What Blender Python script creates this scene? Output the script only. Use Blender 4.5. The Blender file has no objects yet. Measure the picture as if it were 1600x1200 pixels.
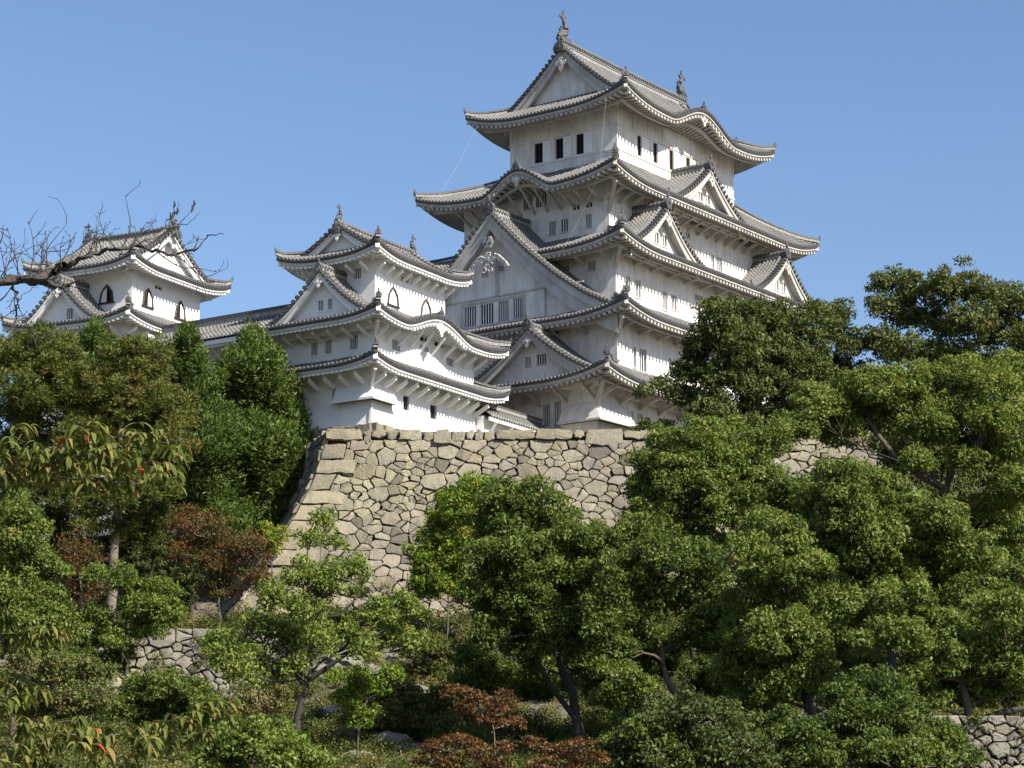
import bpy, math, random
import numpy as np
from mathutils import Vector, noise as mnoise

C = bpy.context.scene.collection
R = math.radians
# ------------------------------------------------------------------ camera, sky, sun, exposure
FPX, PITCH = 3400.0, R(11.4)
cam_d = bpy.data.cameras.new('camera'); cam = bpy.data.objects.new('camera', cam_d); C.objects.link(cam)
cam_d.sensor_width = 36.0; cam_d.lens = 36.0 * FPX / 1600.0
cam_d.clip_start = 0.5; cam_d.clip_end = 6000
cam.location = (0, 0, 0); cam.rotation_euler = (R(90) + PITCH, 0, 0)
bpy.context.scene.camera = cam

SUN_EL = R(40.5)
sd = (0.735, -0.678)                       # horizontal direction towards the sun
SUN_AZ = math.atan2(sd[0], sd[1])
W = bpy.data.worlds.new('World'); bpy.context.scene.world = W; W.use_nodes = True
nt = W.node_tree; nt.nodes.clear()
sky = nt.nodes.new('ShaderNodeTexSky'); sky.sky_type = 'NISHITA'; sky.sun_disc = False
sky.sun_elevation = SUN_EL; sky.sun_rotation = SUN_AZ
sky.altitude = 0; sky.air_density = 1.15; sky.dust_density = 1.2; sky.ozone_density = 3.6
bg = nt.nodes.new('ShaderNodeBackground'); bg.inputs[1].default_value = 0.078
out = nt.nodes.new('ShaderNodeOutputWorld')
tn = nt.nodes.new('ShaderNodeMix'); tn.data_type = 'RGBA'; tn.blend_type = 'MULTIPLY'; tn.inputs[0].default_value = 1.0; tn.inputs[7].default_value = (.97, 1.0, 1.10, 1)
nt.links.new(sky.outputs[0], tn.inputs[6]); nt.links.new(tn.outputs[2], bg.inputs[0]); nt.links.new(bg.outputs[0], out.inputs[0])
sl = bpy.data.lights.new('sun', 'SUN'); sl.energy = 5.0; sl.angle = R(0.55); sl.color = (1.0, 0.93, 0.82)
so = bpy.data.objects.new('sun', sl); C.objects.link(so)
sv = Vector((sd[0] * math.cos(SUN_EL), sd[1] * math.cos(SUN_EL), math.sin(SUN_EL)))
so.rotation_euler = sv.to_track_quat('Z', 'Y').to_euler(); so.location = (60, -60, 90)
vs = bpy.context.scene.view_settings
vs.view_transform = 'Standard'; vs.look = 'None'; vs.gamma = 1; vs.exposure = 0.9
bpy.context.scene.cycles.max_bounces = 6
bpy.context.scene.cycles.transparent_max_bounces = 4

def ray(px, py):
    c, s = math.cos(PITCH), math.sin(PITCH); X = (px - 800) / FPX; U = (600 - py) / FPX
    return np.array([X, c - U * s, s + U * c])
def at(px, py, Y):                        # the point of the place seen at a pixel at distance Y
    d = ray(px, py); return d * (Y / d[1])

# ------------------------------------------------------------------ materials
def newmat(name):
    m = bpy.data.materials.new(name); m.use_nodes = True
    b = m.node_tree.nodes['Principled BSDF']
    return m, m.node_tree, b
def node(t, kind, **kw):
    n = t.nodes.new(kind)
    for k, v in kw.items(): setattr(n, k, v)
    return n
def ramp(t, src, stops):
    r = t.nodes.new('ShaderNodeValToRGB')
    while len(r.color_ramp.elements) < len(stops): r.color_ramp.elements.new(0.5)
    for e, (p, c) in zip(r.color_ramp.elements, stops): e.position = p; e.color = (*c, 1) if len(c) == 3 else c
    t.links.new(src, r.inputs[0]); return r.outputs[0]
def noise_tex(t, scale, detail=4, rough=0.6, vec=None, dist=0.0):
    n = t.nodes.new('ShaderNodeTexNoise'); n.inputs['Scale'].default_value = scale
    n.inputs['Detail'].default_value = detail; n.inputs['Roughness'].default_value = rough
    n.inputs['Distortion'].default_value = dist
    if vec is not None: t.links.new(vec, n.inputs['Vector'])
    return n.outputs[0]
def geo_pos(t, scl=(1, 1, 1)):
    g = t.nodes.new('ShaderNodeNewGeometry'); mp = t.nodes.new('ShaderNodeMapping')
    mp.inputs['Scale'].default_value = scl; t.links.new(g.outputs['Position'], mp.inputs[0]); return mp.outputs[0]
def mixc(t, f, a, b, mode='MIX'):
    m = t.nodes.new('ShaderNodeMix'); m.data_type = 'RGBA'; m.blend_type = mode
    for sock, v in ((m.inputs[0], f), (m.inputs[6], a), (m.inputs[7], b)):
        if isinstance(v, (int, float)): sock.default_value = v
        elif isinstance(v, tuple): sock.default_value = (*v, 1)
        else: t.links.new(v, sock)
    return m.outputs[2]
def bump(t, b, h, dist, strength=1.0):
    n = t.nodes.new('ShaderNodeBump'); n.inputs['Distance'].default_value = dist; n.inputs['Strength'].default_value = strength
    t.links.new(h, n.inputs['Height']); t.links.new(n.outputs[0], b.inputs['Normal'])

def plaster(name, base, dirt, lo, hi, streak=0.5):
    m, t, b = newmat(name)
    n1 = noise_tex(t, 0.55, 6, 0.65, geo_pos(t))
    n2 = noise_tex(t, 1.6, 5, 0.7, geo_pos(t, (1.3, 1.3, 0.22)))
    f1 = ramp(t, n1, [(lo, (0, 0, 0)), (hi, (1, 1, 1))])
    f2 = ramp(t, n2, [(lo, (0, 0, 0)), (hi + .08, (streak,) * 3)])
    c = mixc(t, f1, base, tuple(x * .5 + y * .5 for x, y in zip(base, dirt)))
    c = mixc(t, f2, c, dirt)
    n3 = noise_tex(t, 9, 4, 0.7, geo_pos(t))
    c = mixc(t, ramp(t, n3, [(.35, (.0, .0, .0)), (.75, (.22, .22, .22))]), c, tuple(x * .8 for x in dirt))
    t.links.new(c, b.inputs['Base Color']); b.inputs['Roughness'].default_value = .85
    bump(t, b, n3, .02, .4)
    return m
PL_OLD = plaster('aged_plaster', (.77, .74, .70), (.36, .335, .305), .44, .72, .75)
PL_NEW = plaster('white_plaster', (.80, .79, .775), (.56, .545, .52), .50, .80, .45)
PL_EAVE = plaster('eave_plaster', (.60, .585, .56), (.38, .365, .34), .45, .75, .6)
PL_SOFF_SHADE = plaster('soffit_shade_plaster', (.36, .335, .30), (.17, .155, .135), .42, .68, .8)  # trim plaster darkened for soffits: under-eave shade put into the colour, with grime
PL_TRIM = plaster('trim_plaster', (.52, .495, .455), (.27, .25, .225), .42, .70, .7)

def tile_mat():
    m, t, b = newmat('roof_tile')
    uv = t.nodes.new('ShaderNodeUVMap'); uv.uv_map = 'UVMap'
    sep = t.nodes.new('ShaderNodeSeparateXYZ'); t.links.new(uv.outputs[0], sep.inputs[0])
    def mth(op, a, bb=None):
        n = t.nodes.new('ShaderNodeMath'); n.operation = op
        for i, v in enumerate((a, bb)):
            if v is None: continue
            if isinstance(v, (int, float)): n.inputs[i].default_value = v
            else: t.links.new(v, n.inputs[i])
        return n.outputs[0]
    fu = mth('FRACT', sep.outputs[0]); fv = mth('FRACT', mth('DIVIDE', sep.outputs[1], .34))
    isrib = mth('MULTIPLY', mth('GREATER_THAN', fu, .24), mth('LESS_THAN', fu, .76))
    seam = mth('LESS_THAN', fv, .36)
    thin = mth('LESS_THAN', mth('ABSOLUTE', mth('SUBTRACT', fu, .21)), .05)
    thin2 = mth('LESS_THAN', mth('ABSOLUTE', mth('SUBTRACT', fu, .79)), .05)
    f = mth('MAXIMUM', mth('MULTIPLY', isrib, seam), mth('MAXIMUM', thin, thin2))
    f = mth('MAXIMUM', f, mth('MULTIPLY', mth('LESS_THAN', fv, .12), .6))
    n1 = noise_tex(t, .8, 5, .7, geo_pos(t)); n2 = noise_tex(t, 6, 3, .7, geo_pos(t))
    wear = ramp(t, n1, [(.3, (.35,) * 3), (.7, (.9,) * 3)])
    f = mth('MULTIPLY', f, wear)
    base = ramp(t, n2, [(.25, (.03, .03, .031)), (.5, (.075, .074, .072)), (.8, (.145, .14, .13))])
    c = mixc(t, f, base, (.31, .30, .275)); c = mixc(t, ramp(t, noise_tex(t, .35, 5, .75, geo_pos(t)), [(.4, (0, 0, 0)), (.7, (.55,) * 3)]), c, (.055, .055, .052))
    t.links.new(c, b.inputs['Base Color']); b.inputs['Roughness'].default_value = .7
    return m
TILE = tile_mat()
def plain(name, col, rough=.8, var=.35, scale=5, bumpd=0):
    m, t, b = newmat(name)
    n = noise_tex(t, scale, 5, .7, geo_pos(t))
    c = ramp(t, n, [(.3, tuple(x * (1 - var) for x in col)), (.7, tuple(min(1, x * (1 + var)) for x in col))])
    t.links.new(c, b.inputs['Base Color']); b.inputs['Roughness'].default_value = rough
    if bumpd: bump(t, b, n, bumpd)
    return m
CAP = plain('tile_end', (.065, .065, .066), .7, .5, 9)
CAPL = plain('tile_plaster_band', (.24, .235, .22), .8, .5, 7)
ORN = plain('ornament_tile', (.075, .075, .078), .6, .5, 8)
DARK = plain('dark_opening', (.005, .0045, .004), .9, .2)
WOOD = plain('dark_wood', (.035, .022, .016), .7, .4, 12)
GOLD = plain('gilt_metal', (.32, .24, .09), .45, .4, 14)
WIRE = plain('cable', (.35, .35, .33), .6, .2)
BARK = plain('bark', (.085, .070, .055), .9, .55, 14, .03)
BARK_D = plain('dark_bark', (.045, .037, .030), .9, .5, 14, .03)
BARK_L = plain('pale_bark', (.16, .13, .10), .9, .5, 10, .03)

def stone_mat(name, warm=(.335, .285, .205), grey=(.225, .205, .17)):
    m, t, b = newmat(name)
    at_ = t.nodes.new('ShaderNodeVertexColor'); at_.layer_name = 'Tint'
    n1 = noise_tex(t, 2.2, 8, .7, geo_pos(t)); n2 = noise_tex(t, 11, 6, .75, geo_pos(t)); n3 = noise_tex(t, .18, 3, .6, geo_pos(t))
    c = mixc(t, ramp(t, n1, [(.3, (0, 0, 0)), (.68, (1, 1, 1))]), warm, grey)
    c = mixc(t, ramp(t, n3, [(.4, (0, 0, 0)), (.62, (.5,) * 3)]), c, (.33, .31, .19))
    c = mixc(t, 1.0, c, at_.outputs[0], 'MULTIPLY')
    c = mixc(t, ramp(t, n2, [(.30, (.75,) * 3), (.5, (0, 0, 0))]), c, (.09, .085, .07))
    c = mixc(t, ramp(t, n2, [(.66, (0, 0, 0)), (.8, (.45,) * 3)]), c, (.45, .43, .36))
    n4 = noise_tex(t, 1.1, 7, .75, geo_pos(t, (1, 1, .35)), .6); c = mixc(t, ramp(t, n4, [(.47, (0, 0, 0)), (.70, (.75,) * 3)]), c, (.12, .11, .09))
    t.links.new(c, b.inputs['Base Color']); b.inputs['Roughness'].default_value = .9
    bump(t, b, n2, .09)
    return m
STONE = stone_mat('rampart_stone')
STONE_G = stone_mat('pale_rock', (.30, .275, .235), (.17, .16, .135))
SOIL = plain('joint_soil', (.10, .088, .06), .95, .5, 6)
GAP = plain('wall_joint', (.05, .045, .033), .95, .4, 8)

def leafmat(name, cols, trans=.35, rough=.5):
    """cols: stops picked by the per-leaf tint"""
    m, t, b = newmat(name)
    a = t.nodes.new('ShaderNodeVertexColor'); a.layer_name = 'Tint'
    s = t.nodes.new('ShaderNodeSeparateColor'); t.links.new(a.outputs[0], s.inputs[0])
    c = ramp(t, s.outputs[0], cols)
    t.links.new(c, b.inputs['Base Color']); b.inputs['Roughness'].default_value = rough
    b.inputs['Specular IOR Level'].default_value = .2
    tr = t.nodes.new('ShaderNodeBsdfTranslucent')
    t.links.new(mixc(t, 1.0, c, (1.0, 1.0, .55), 'MULTIPLY'), tr.inputs[0])
    mx = t.nodes.new('ShaderNodeMixShader'); mx.inputs[0].default_value = trans
    o = t.nodes['Material Output']
    t.links.new(b.outputs[0], mx.inputs[1]); t.links.new(tr.outputs[0], mx.inputs[2]); t.links.new(mx.outputs[0], o.inputs[0])
    return m
L_CAM = leafmat('camphor_leaves', [(0, (.040, .066, .014)), (.45, (.098, .145, .028)), (.9, (.185, .235, .050)), (1, (.24, .235, .06))])
L_LIGHT = leafmat('light_green_leaves', [(0, (.07, .11, .02)), (.5, (.14, .195, .034)), (.9, (.215, .27, .06)), (1, (.28, .25, .06))])
L_OLIVE = leafmat('olive_leaves', [(0, (.038, .055, .016)), (.5, (.088, .112, .03)), (.9, (.15, .17, .05)), (1, (.18, .14, .05))], .25)
L_JUN = leafmat('juniper_leaves', [(0, (.035, .062, .012)), (.5, (.072, .118, .022)), (1, (.13, .175, .035))], .22)
L_CEDAR = leafmat('cedar_leaves', [(0, (.036, .048, .012)), (.4, (.072, .10, .018)), (.82, (.14, .155, .03)), (1, (.14, .10, .03))], .22)
L_YG = leafmat('yellow_green_leaves', [(0, (.07, .12, .015)), (.5, (.15, .23, .025)), (.85, (.26, .30, .045)), (1, (.36, .28, .05))])
L_RED = leafmat('red_leaves', [(0, (.05, .06, .018)), (.45, (.10, .095, .028)), (.75, (.13, .075, .03)), (1, (.19, .065, .03))])
L_MAPLE = leafmat('rust_leaves', [(0, (.05, .035, .014)), (.5, (.125, .06, .022)), (1, (.20, .115, .04))])
L_SCRUB = leafmat('scrub_leaves', [(0, (.035, .05, .014)), (.35, (.09, .115, .025)), (.6, (.15, .165, .04)), (.78, (.19, .155, .06)), (1, (.27, .22, .13))])
L_CHERRY = leafmat('cherry_leaves', [(0, (.035, .06, .012)), (.4, (.09, .115, .022)), (.80, (.20, .195, .05)), (.93, (.24, .17, .06)), (.95, (.30, .06, .025)), (1, (.36, .05, .02))], .3, .8)

# ------------------------------------------------------------------ mesh helpers
def tag(o, label=None, cat=None, group=None, kind=None):
    if label: o['label'] = label
    if cat: o['category'] = cat
    if group: o['group'] = group
    if kind: o['kind'] = kind
    return o
def empty(name, loc, label=None, cat=None, group=None):
    o = bpy.data.objects.new(name, None); o.empty_display_size = .3; C.objects.link(o); o.location = loc
    return tag(o, label, cat, group)

class MB:
    """collects faces in world space; build() links them as one mesh object"""
    def __init__(s): s.v = []; s.f = []; s.mi = []; s.uv = []; s.mats = []
    def m(s, mat):
        if mat not in s.mats: s.mats.append(mat)
        return s.mats.index(mat)
    def face(s, pts, mat, uv=None):
        i = len(s.v); s.v += [tuple(p) for p in pts]; s.f.append(tuple(range(i, i + len(pts)))); s.mi.append(s.m(mat))
        s.uv.append(uv if uv else [(0.0, 0.1)] * len(pts))
    def grid(s, P, mat, UV=None):
        n, k = len(P), len(P[0]); i0 = len(s.v)
        for row in P: s.v += [tuple(p) for p in row]
        mi = s.m(mat)
        for i in range(n - 1):
            for j in range(k - 1):
                a, b, c, d = (i, j), (i + 1, j), (i + 1, j + 1), (i, j + 1)
                s.f.append(tuple(i0 + x * k + y for x, y in (a, b, c, d))); s.mi.append(mi)
                s.uv.append([UV[x][y] for x, y in (a, b, c, d)] if UV else [(0, .1)] * 4)
    def hexa(s, p, mat):                       # p: 8 points, bottom 4 then top 4
        for q in ((0, 1, 2, 3), (4, 5, 6, 7), (0, 1, 5, 4), (1, 2, 6, 5), (2, 3, 7, 6), (3, 0, 4, 7)):
            s.face([p[k] for k in q], mat)
    def bar(s, a, b, w, h, mat, up=(0, 0, 1)):  # box from a to b
        a, b = Vector(a), Vector(b); d = (b - a).normalized(); sd_ = d.cross(Vector(up)).normalized(); u = sd_.cross(d)
        s.hexa([a - sd_ * w / 2 - u * h / 2, a + sd_ * w / 2 - u * h / 2, b + sd_ * w / 2 - u * h / 2, b - sd_ * w / 2 - u * h / 2,
                a - sd_ * w / 2 + u * h / 2, a + sd_ * w / 2 + u * h / 2, b + sd_ * w / 2 + u * h / 2, b - sd_ * w / 2 + u * h / 2], mat)
    def sweep(s, path, prof, mat, caps=True, seam=True):   # prof: closed list of (side, up)
        path = [Vector(p) for p in path]; rows = []
        L = 0; UV = []
        for i, p in enumerate(path):
            d = (path[min(i + 1, len(path) - 1)] - path[max(i - 1, 0)]).normalized()
            sd_ = d.cross(Vector((0, 0, 1)));
            sd_ = sd_.normalized() if sd_.length > 1e-6 else Vector((1, 0, 0)); u = sd_.cross(d)
            if i: L += (p - path[i - 1]).length
            rows.append([p + sd_ * a + u * b for a, b in prof + [prof[0]]]); UV.append([(.5 if seam else .0, L if seam else .25)] * (len(prof) + 1))
        s.grid(rows, mat, UV)
        if caps: s.face(rows[0][:-1], mat); s.face(rows[-1][:-1], mat)
    def tube(s, pts, rad, mat, n=6):
        pts = [Vector(p) for p in pts]; rows = []; ref = Vector((.3, .2, .93)).normalized()
        for i, p in enumerate(pts):
            d = (pts[min(i + 1, len(pts) - 1)] - pts[max(i - 1, 0)]).normalized()
            a = d.cross(ref)
            if a.length < .05: a = d.cross(Vector((1, 0, 0)))
            a.normalize(); b = d.cross(a)
            rows.append([p + (a * math.cos(t) + b * math.sin(t)) * rad[i] for t in (2 * math.pi * k / n for k in range(n + 1))])
        s.grid(rows, mat)
    def disc(s, c, ax, r, depth, mat, n=8):     # short cylinder, front at c
        c, ax = Vector(c), Vector(ax).normalized(); a = ax.cross(Vector((0, 0, 1)))
        if a.length < .05: a = Vector((1, 0, 0))
        a.normalize(); b = a.cross(ax)
        ring = [c + (a * math.cos(t) + b * math.sin(t)) * r for t in (2 * math.pi * k / n for k in range(n))]
        back = [p - ax * depth for p in ring]
        s.face(ring, mat)
        for k in range(n): s.face([ring[k], ring[(k + 1) % n], back[(k + 1) % n], back[k]], mat)
    def build(s, name, parent=None, smooth=False, **kw):
        if not s.f: return None
        L = Vector(parent.location) if parent else Vector((0, 0, 0))
        if parent and parent.parent: L = Vector(parent.location) + Vector(parent.parent.location)
        me = bpy.data.meshes.new(name)
        me.from_pydata([(a - L[0], b - L[1], c - L[2]) for a, b, c in s.v], [], s.f)
        for m in s.mats: me.materials.append(m)
        me.polygons.foreach_set('material_index', s.mi)
        uvl = me.uv_layers.new(name='UVMap')
        uvl.data.foreach_set('uv', [c for f in s.uv for p in f for c in p])
        if smooth: me.polygons.foreach_set('use_smooth', [True] * len(s.f))
        me.update()
        o = bpy.data.objects.new(name, me); C.objects.link(o)
        if parent: o.parent = parent
        tag(o, **kw)
        return o

class Frame:
    def __init__(s, ox, oy, az, skew=0, k=1.0):
        a, b = R(az), R(az + skew); s.o = (ox, oy); s.k = k
        s.u = (math.sin(a), math.cos(a)); s.w = (-math.cos(b), math.sin(b))
    def __call__(s, x, y, z):
        x *= s.k; y *= s.k
        return Vector((s.o[0] + x * s.u[0] + y * s.w[0], s.o[1] + x * s.u[1] + y * s.w[1], z))
class Side:
    """maps (a along the side, q inward from its eave line, z) to the place"""
    def __init__(s, fr, side, rect):
        x0, x1, y0, y1 = rect; s.side = side; s.fr = fr
        if side == 'W': s.P, s.d, s.n, s.L = (x0, y0), (0, 1), (1, 0), y1 - y0
        if side == 'E': s.P, s.d, s.n, s.L = (x1, y0), (0, 1), (-1, 0), y1 - y0
        if side == 'S': s.P, s.d, s.n, s.L = (x0, y0), (1, 0), (0, 1), x1 - x0
        if side == 'N': s.P, s.d, s.n, s.L = (x0, y1), (1, 0), (0, -1), x1 - x0
    def __call__(s, a, q, z):
        return s.fr(s.P[0] + s.d[0] * a + s.n[0] * q, s.P[1] + s.d[1] * a + s.n[1] * q, z)
    def out(s):
        v = s.fr(-s.n[0], -s.n[1], 0) - s.fr(0, 0, 0); return v.normalized()
    def a_of(s, c): return c - (s.P[1] if s.side in 'WE' else s.P[0])   # local coordinate -> a

PITCH_T = .31
RIB = [(0, 0), (.24, 0), (.30, .085), (.5, .135), (.70, .085), (.76, 0)]
def rib_cols(a0, a1):
    n = max(1, round((a1 - a0) / PITCH_T)); w = (a1 - a0) / n; out_ = []
    for i in range(n):
        for f, h in RIB: out_.append((a0 + (i + f) * w, h, i + f))
    out_.append((a1, 0, n)); return out_, w, n
def kbump(s):
    s = abs(s)
    if s >= 1: return 0.0
    return (0.5 + 0.5 * math.cos(math.pi * s)) ** .85

def onigawara(mb, p, d, k=1.0):
    """ridge end tile: plate with a knobbed crest, standing at p, facing d"""
    p = Vector(p); d = Vector(d).normalized(); s = d.cross(Vector((0, 0, 1))).normalized(); u = Vector((0, 0, 1))
    out_ = [(-.30, 0), (-.34, .22), (-.22, .42), (-.10, .50), (0, .56), (.10, .50), (.22, .42), (.34, .22), (.30, 0)]
    fr_ = [p + s * a * k + u * b * k + d * .10 * k for a, b in out_]; bk = [p + s * a * k + u * b * k - d * .12 * k for a, b in out_]
    mb.face(fr_, ORN); mb.face(bk, ORN)
    for i in range(len(out_)): j = (i + 1) % len(out_); mb.face([fr_[i], fr_[j], bk[j], bk[i]], ORN)
    mb.disc(p + d * .16 * k + u * .26 * k, d, .14 * k, .08 * k, CAP)
    mb.tube([p + u * .5 * k, p + u * .68 * k, p + u * .80 * k, p + u * .86 * k], [.05 * k, .10 * k, .10 * k, .02 * k], ORN, 7)

def skirt(fr, root, name, rect, inner, ov, ze, zj, U, Lc=5.5, karas=(), gk=.72, corner=(1, 1, 1, 1), hips='WS', raft=.43,
          beam=True, wallz=None, H=None, xv=None, trim=PL_TRIM, ridge_axis=None, up=True, sides='SWEN', oni=1.0):
    """One storey's tiled roof: ribbed tile surfaces, eave boards, soffit and rafters.
    corner: upturn factor for SW, SE, NW, NE.  karas: (side, centre, half width, height)."""
    x0, x1, y0, y1 = rect
    CR = dict(W=(corner[0], corner[2]), E=(corner[1], corner[3]), S=(corner[0], corner[1]), N=(corner[2], corner[3]))
    tiles = MB(); eave = MB(); info = {}
    for sd_ in sides:
        S = Side(fr, sd_, rect); L = S.L
        irim = ridge_axis is not None
        main = irim and ((sd_ in 'SN') if ridge_axis == 'x' else (sd_ in 'WE'))
        if irim:
            B = (y1 - y0) / 2 if ridge_axis == 'x' else (x1 - x0) / 2
            Q = B if main else xv + .75; hA = hB = Q if not main else None; rise = H
        else:
            ix0, ix1, iy0, iy1 = inner
            Q = {'W': ix0 - x0, 'E': x1 - ix1, 'S': iy0 - y0, 'N': y1 - iy1}[sd_]
            hA = (iy0 - y0) if sd_ in 'WE' else (ix0 - x0); hB = (y1 - iy1) if sd_ in 'WE' else (x1 - ix1); rise = zj - ze
        ks = [k for k in karas if k[0] == sd_]; cA, cB = CR[sd_]
        def zf(a, q, S=S, L=L, Q=Q, hA=hA, hB=hB, ks=ks, main=main, irim=irim, cA=cA, cB=cB, rise=rise):
            if irim:
                t = q / B; tt = min(1, q / (xv + .6)); sA = a - min(q, xv + .6); sB = L - a - min(q, xv + .6)
            else:
                t = q / Q; tt = t; sA = a - hA * t; sB = L - a - hB * t
            g = gk * t + (1 - gk) * t * t
            cf = U * (cA * max(0, 1 - max(0, sA) / Lc) ** 2.2 + cB * max(0, 1 - max(0, sB) / Lc) ** 2.2) * max(0, 1 - tt) ** 1.25
            z = ze + rise * g + cf
            for _, c, w, h in ks: z = max(z, ze + h * kbump((a - S.a_of(c)) / w))
            return z
        cols, pw, nr = rib_cols(0, L); fine = sd_ in 'WS'
        if not fine: cols = cols[::3] + [cols[-1]]
        P = []; UV = []; NR = 12 if fine else 7
        for a, h, iu in cols:
            if irim and main: qm = (a if a < xv else (L - a if L - a < xv else B))
            elif irim: qm = min(Q, a, L - a)
            else: qm = Q * min(1, a / hA if hA > 0 else 1, (L - a) / hB if hB > 0 else 1)
            qm = max(qm, .02); row = []; ur = []
            for j in range(NR + 1):
                q = qm * j / NR; row.append(S(a, q, zf(a, q) + (h if fine else .03) + (.05 * mnoise.noise(Vector((a * .9 + ze, q * .5, ze))) + .02 * mnoise.noise(Vector((a * 3.1, q * 2.5, ze))) if j else 0))); ur.append((iu, q * 1.15))
            P.append(row); UV.append(ur)
        tiles.grid(P, TILE, UV)
        # eave line
        ns = max(8, int(L / .31)); A = [L * i / ns for i in range(ns + 1)]
        e = [zf(a, 0) for a in A]
        def strip(q0, dz0, q1, dz1, mat, A=A, e=e, S=S, L=L):
            rows = [[S(min(max(a, q0 * 0), L), q0, z + dz0), S(min(max(a, 0), L), q1, z + dz1)] for a, z in zip(A, e)]
            eave.grid(rows, mat)
        strip(0, .02, .0, -.15, CAP); strip(.0, -.15, .07, -.15, CAP)
        def bstrip(q0, z0, q1, z1, mat, S=S, L=L, A=A, e=e):   # mitred strip along the eave
            rows = []
            for a, z in zip(A, e):
                rows.append([S(min(max(a, q0), L - q0), q0, z + z0), S(min(max(a, q1), L - q1), q1, z + z1)])
            eave.grid(rows, mat)
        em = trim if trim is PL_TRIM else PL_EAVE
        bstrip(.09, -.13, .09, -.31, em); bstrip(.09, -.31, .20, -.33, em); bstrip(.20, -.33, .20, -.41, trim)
        ovs = ov[0] if sd_ in 'WE' else ov[1]; slp = .30
        zw = ze - .41 + slp * ovs
        def zs(a, q, S=S, ovs=ovs, zw=zw, zf=zf, L=L):
            f = max(0, min(1, (ovs - q) / ovs)); return zw - slp * (ovs - q) + (zf(a, 0) - ze) * f
        rows = []
        for a in A:
            rows.append([S(min(max(a, q), L - q), q, zs(a, q)) for q in (.20, ovs * .5, ovs)])
        eave.grid(rows, PL_SOFF_SHADE if trim is PL_TRIM else trim)
        if fine:
            nrf = int(L / raft)
            for i in range(nrf + 1):
                a = L * (i + .5) / (nrf + 1); qm = min(ovs, a, L - a) - .05
                if qm < .4: continue
                pts = []
                for q in (.11, qm):
                    zc = zs(a, q) - .02
                    pts.append((q, zc))
                w_ = .085
                rh = .19 if trim is PL_TRIM else .11
                p8 = [S(a - w_, pts[0][0], pts[0][1] - rh), S(a + w_, pts[0][0], pts[0][1] - rh), S(a + w_, pts[1][0], pts[1][1] - rh), S(a - w_, pts[1][0], pts[1][1] - rh),
                      S(a - w_, pts[0][0], pts[0][1]), S(a + w_, pts[0][0], pts[0][1]), S(a + w_, pts[1][0], pts[1][1]), S(a - w_, pts[1][0], pts[1][1])]
                eave.hexa(p8, trim)
            # round end tiles
            dirv = S.out()
            for i in range(nr):
                a = (i + .5) * pw; z = zf(a, 0)
                tiles.disc(S(a, -.05, z + .03), dirv, .105 + .012 * mnoise.noise(Vector((a * 7, ze, 1))), .12, CAP, 7)
            for i in range(nr - 1):             # plaster and pan tile fronts between
                a = (i + 1) * pw; z = zf(a, 0)
                tiles.bar(S(a - .07, -.01, z - .05), S(a + .07, -.01, z - .05), .05, .07, ORN)
            if beam:
                qb = min(1.05, ovs * .5); rows = [S(a, qb, zs(a, qb) - .30) for a in A if qb * .8 <= a <= L - qb * .8]
                eave.sweep(rows, [(-.09, -.11), (.09, -.11), (.09, .11), (-.09, .11)], trim)
        info[sd_] = (S, zf, zs, L, Q)
    o_t = tiles.build('tiled_roof', root); eave.build('eave', root)
    # hip ridges
    for cn, (sx, sy) in dict(SW=(0, 0), SE=(1, 0), NW=(0, 1), NE=(1, 1)).items():
        S, zf, zs, L, Q = info['S' if sy == 0 else 'N'] if ('S' if sy == 0 else 'N') in info else info['W']
        mb = MB(); pts = []
        ci = {'SW': 0, 'SE': 1, 'NW': 2, 'NE': 3}[cn]
        if corner[ci] == 0: continue
        for j in range(9):
            t = j / 8
            if ridge_axis is not None: qq = t * xv * 1.35; a = qq
            else:
                h = (inner[0] - x0) if sx == 0 else (x1 - inner[1]); qq = t * Q; a = t * h
            aa = a if sx == 0 else L - a
            pts.append(S(aa, qq, zf(aa, qq) + .14 + .16 * max(0, 1 - t * 4)))
        tip = pts[0]; d = (pts[0] - pts[1]); d.z = 0; d.normalize()
        mb.sweep(pts, [(-.14, -.14), (.14, -.14), (.14, .05), (-.14, .05)], CAPL, seam=False)
        mb.sweep([p + Vector((0, 0, .10 + .015 * j_)) for j_, p in enumerate(pts)], [(-.17, -.05), (.17, -.05), (.15, .03), (.06, .11), (-.06, .11), (-.15, .03)], TILE, seam=False)
        for j_ in range(1, 8):
            pm = pts[j_]; mb.bar(pm + Vector((0, 0, .17)) - d * .05, pm + Vector((0, 0, .17)) + d * .05, .2, .10, CAPL)
        mb.tube([pts[0] + Vector((0, 0, .1)), pts[0] + d * .12 + Vector((0, 0, .28)), pts[0] + d * .10 + Vector((0, 0, .48))], [.07, .05, .015], ORN, 5)
        onigawara(mb, pts[0] + d * .02 + Vector((0, 0, .02)), d, (.8 if cn == 'SW' else .5) * oni)
        if cn == 'SW': onigawara(mb, pts[2] + Vector((0, 0, .08)), d, .8 * oni)
        mb.build('hip_ridge', root)
        # hip rafter with its white end
        hb = MB(); e0 = tip - Vector((0, 0, .62)) - d * .12; e1 = tip - d * (ov[0] * 1.38) - Vector((0, 0, .62)); e1.z = ze - .41 + .3 * ov[0] - .1
        hb.bar(e0, e1, .26, .34, trim); hb.build('hip_rafter', root)
    return info

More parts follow.
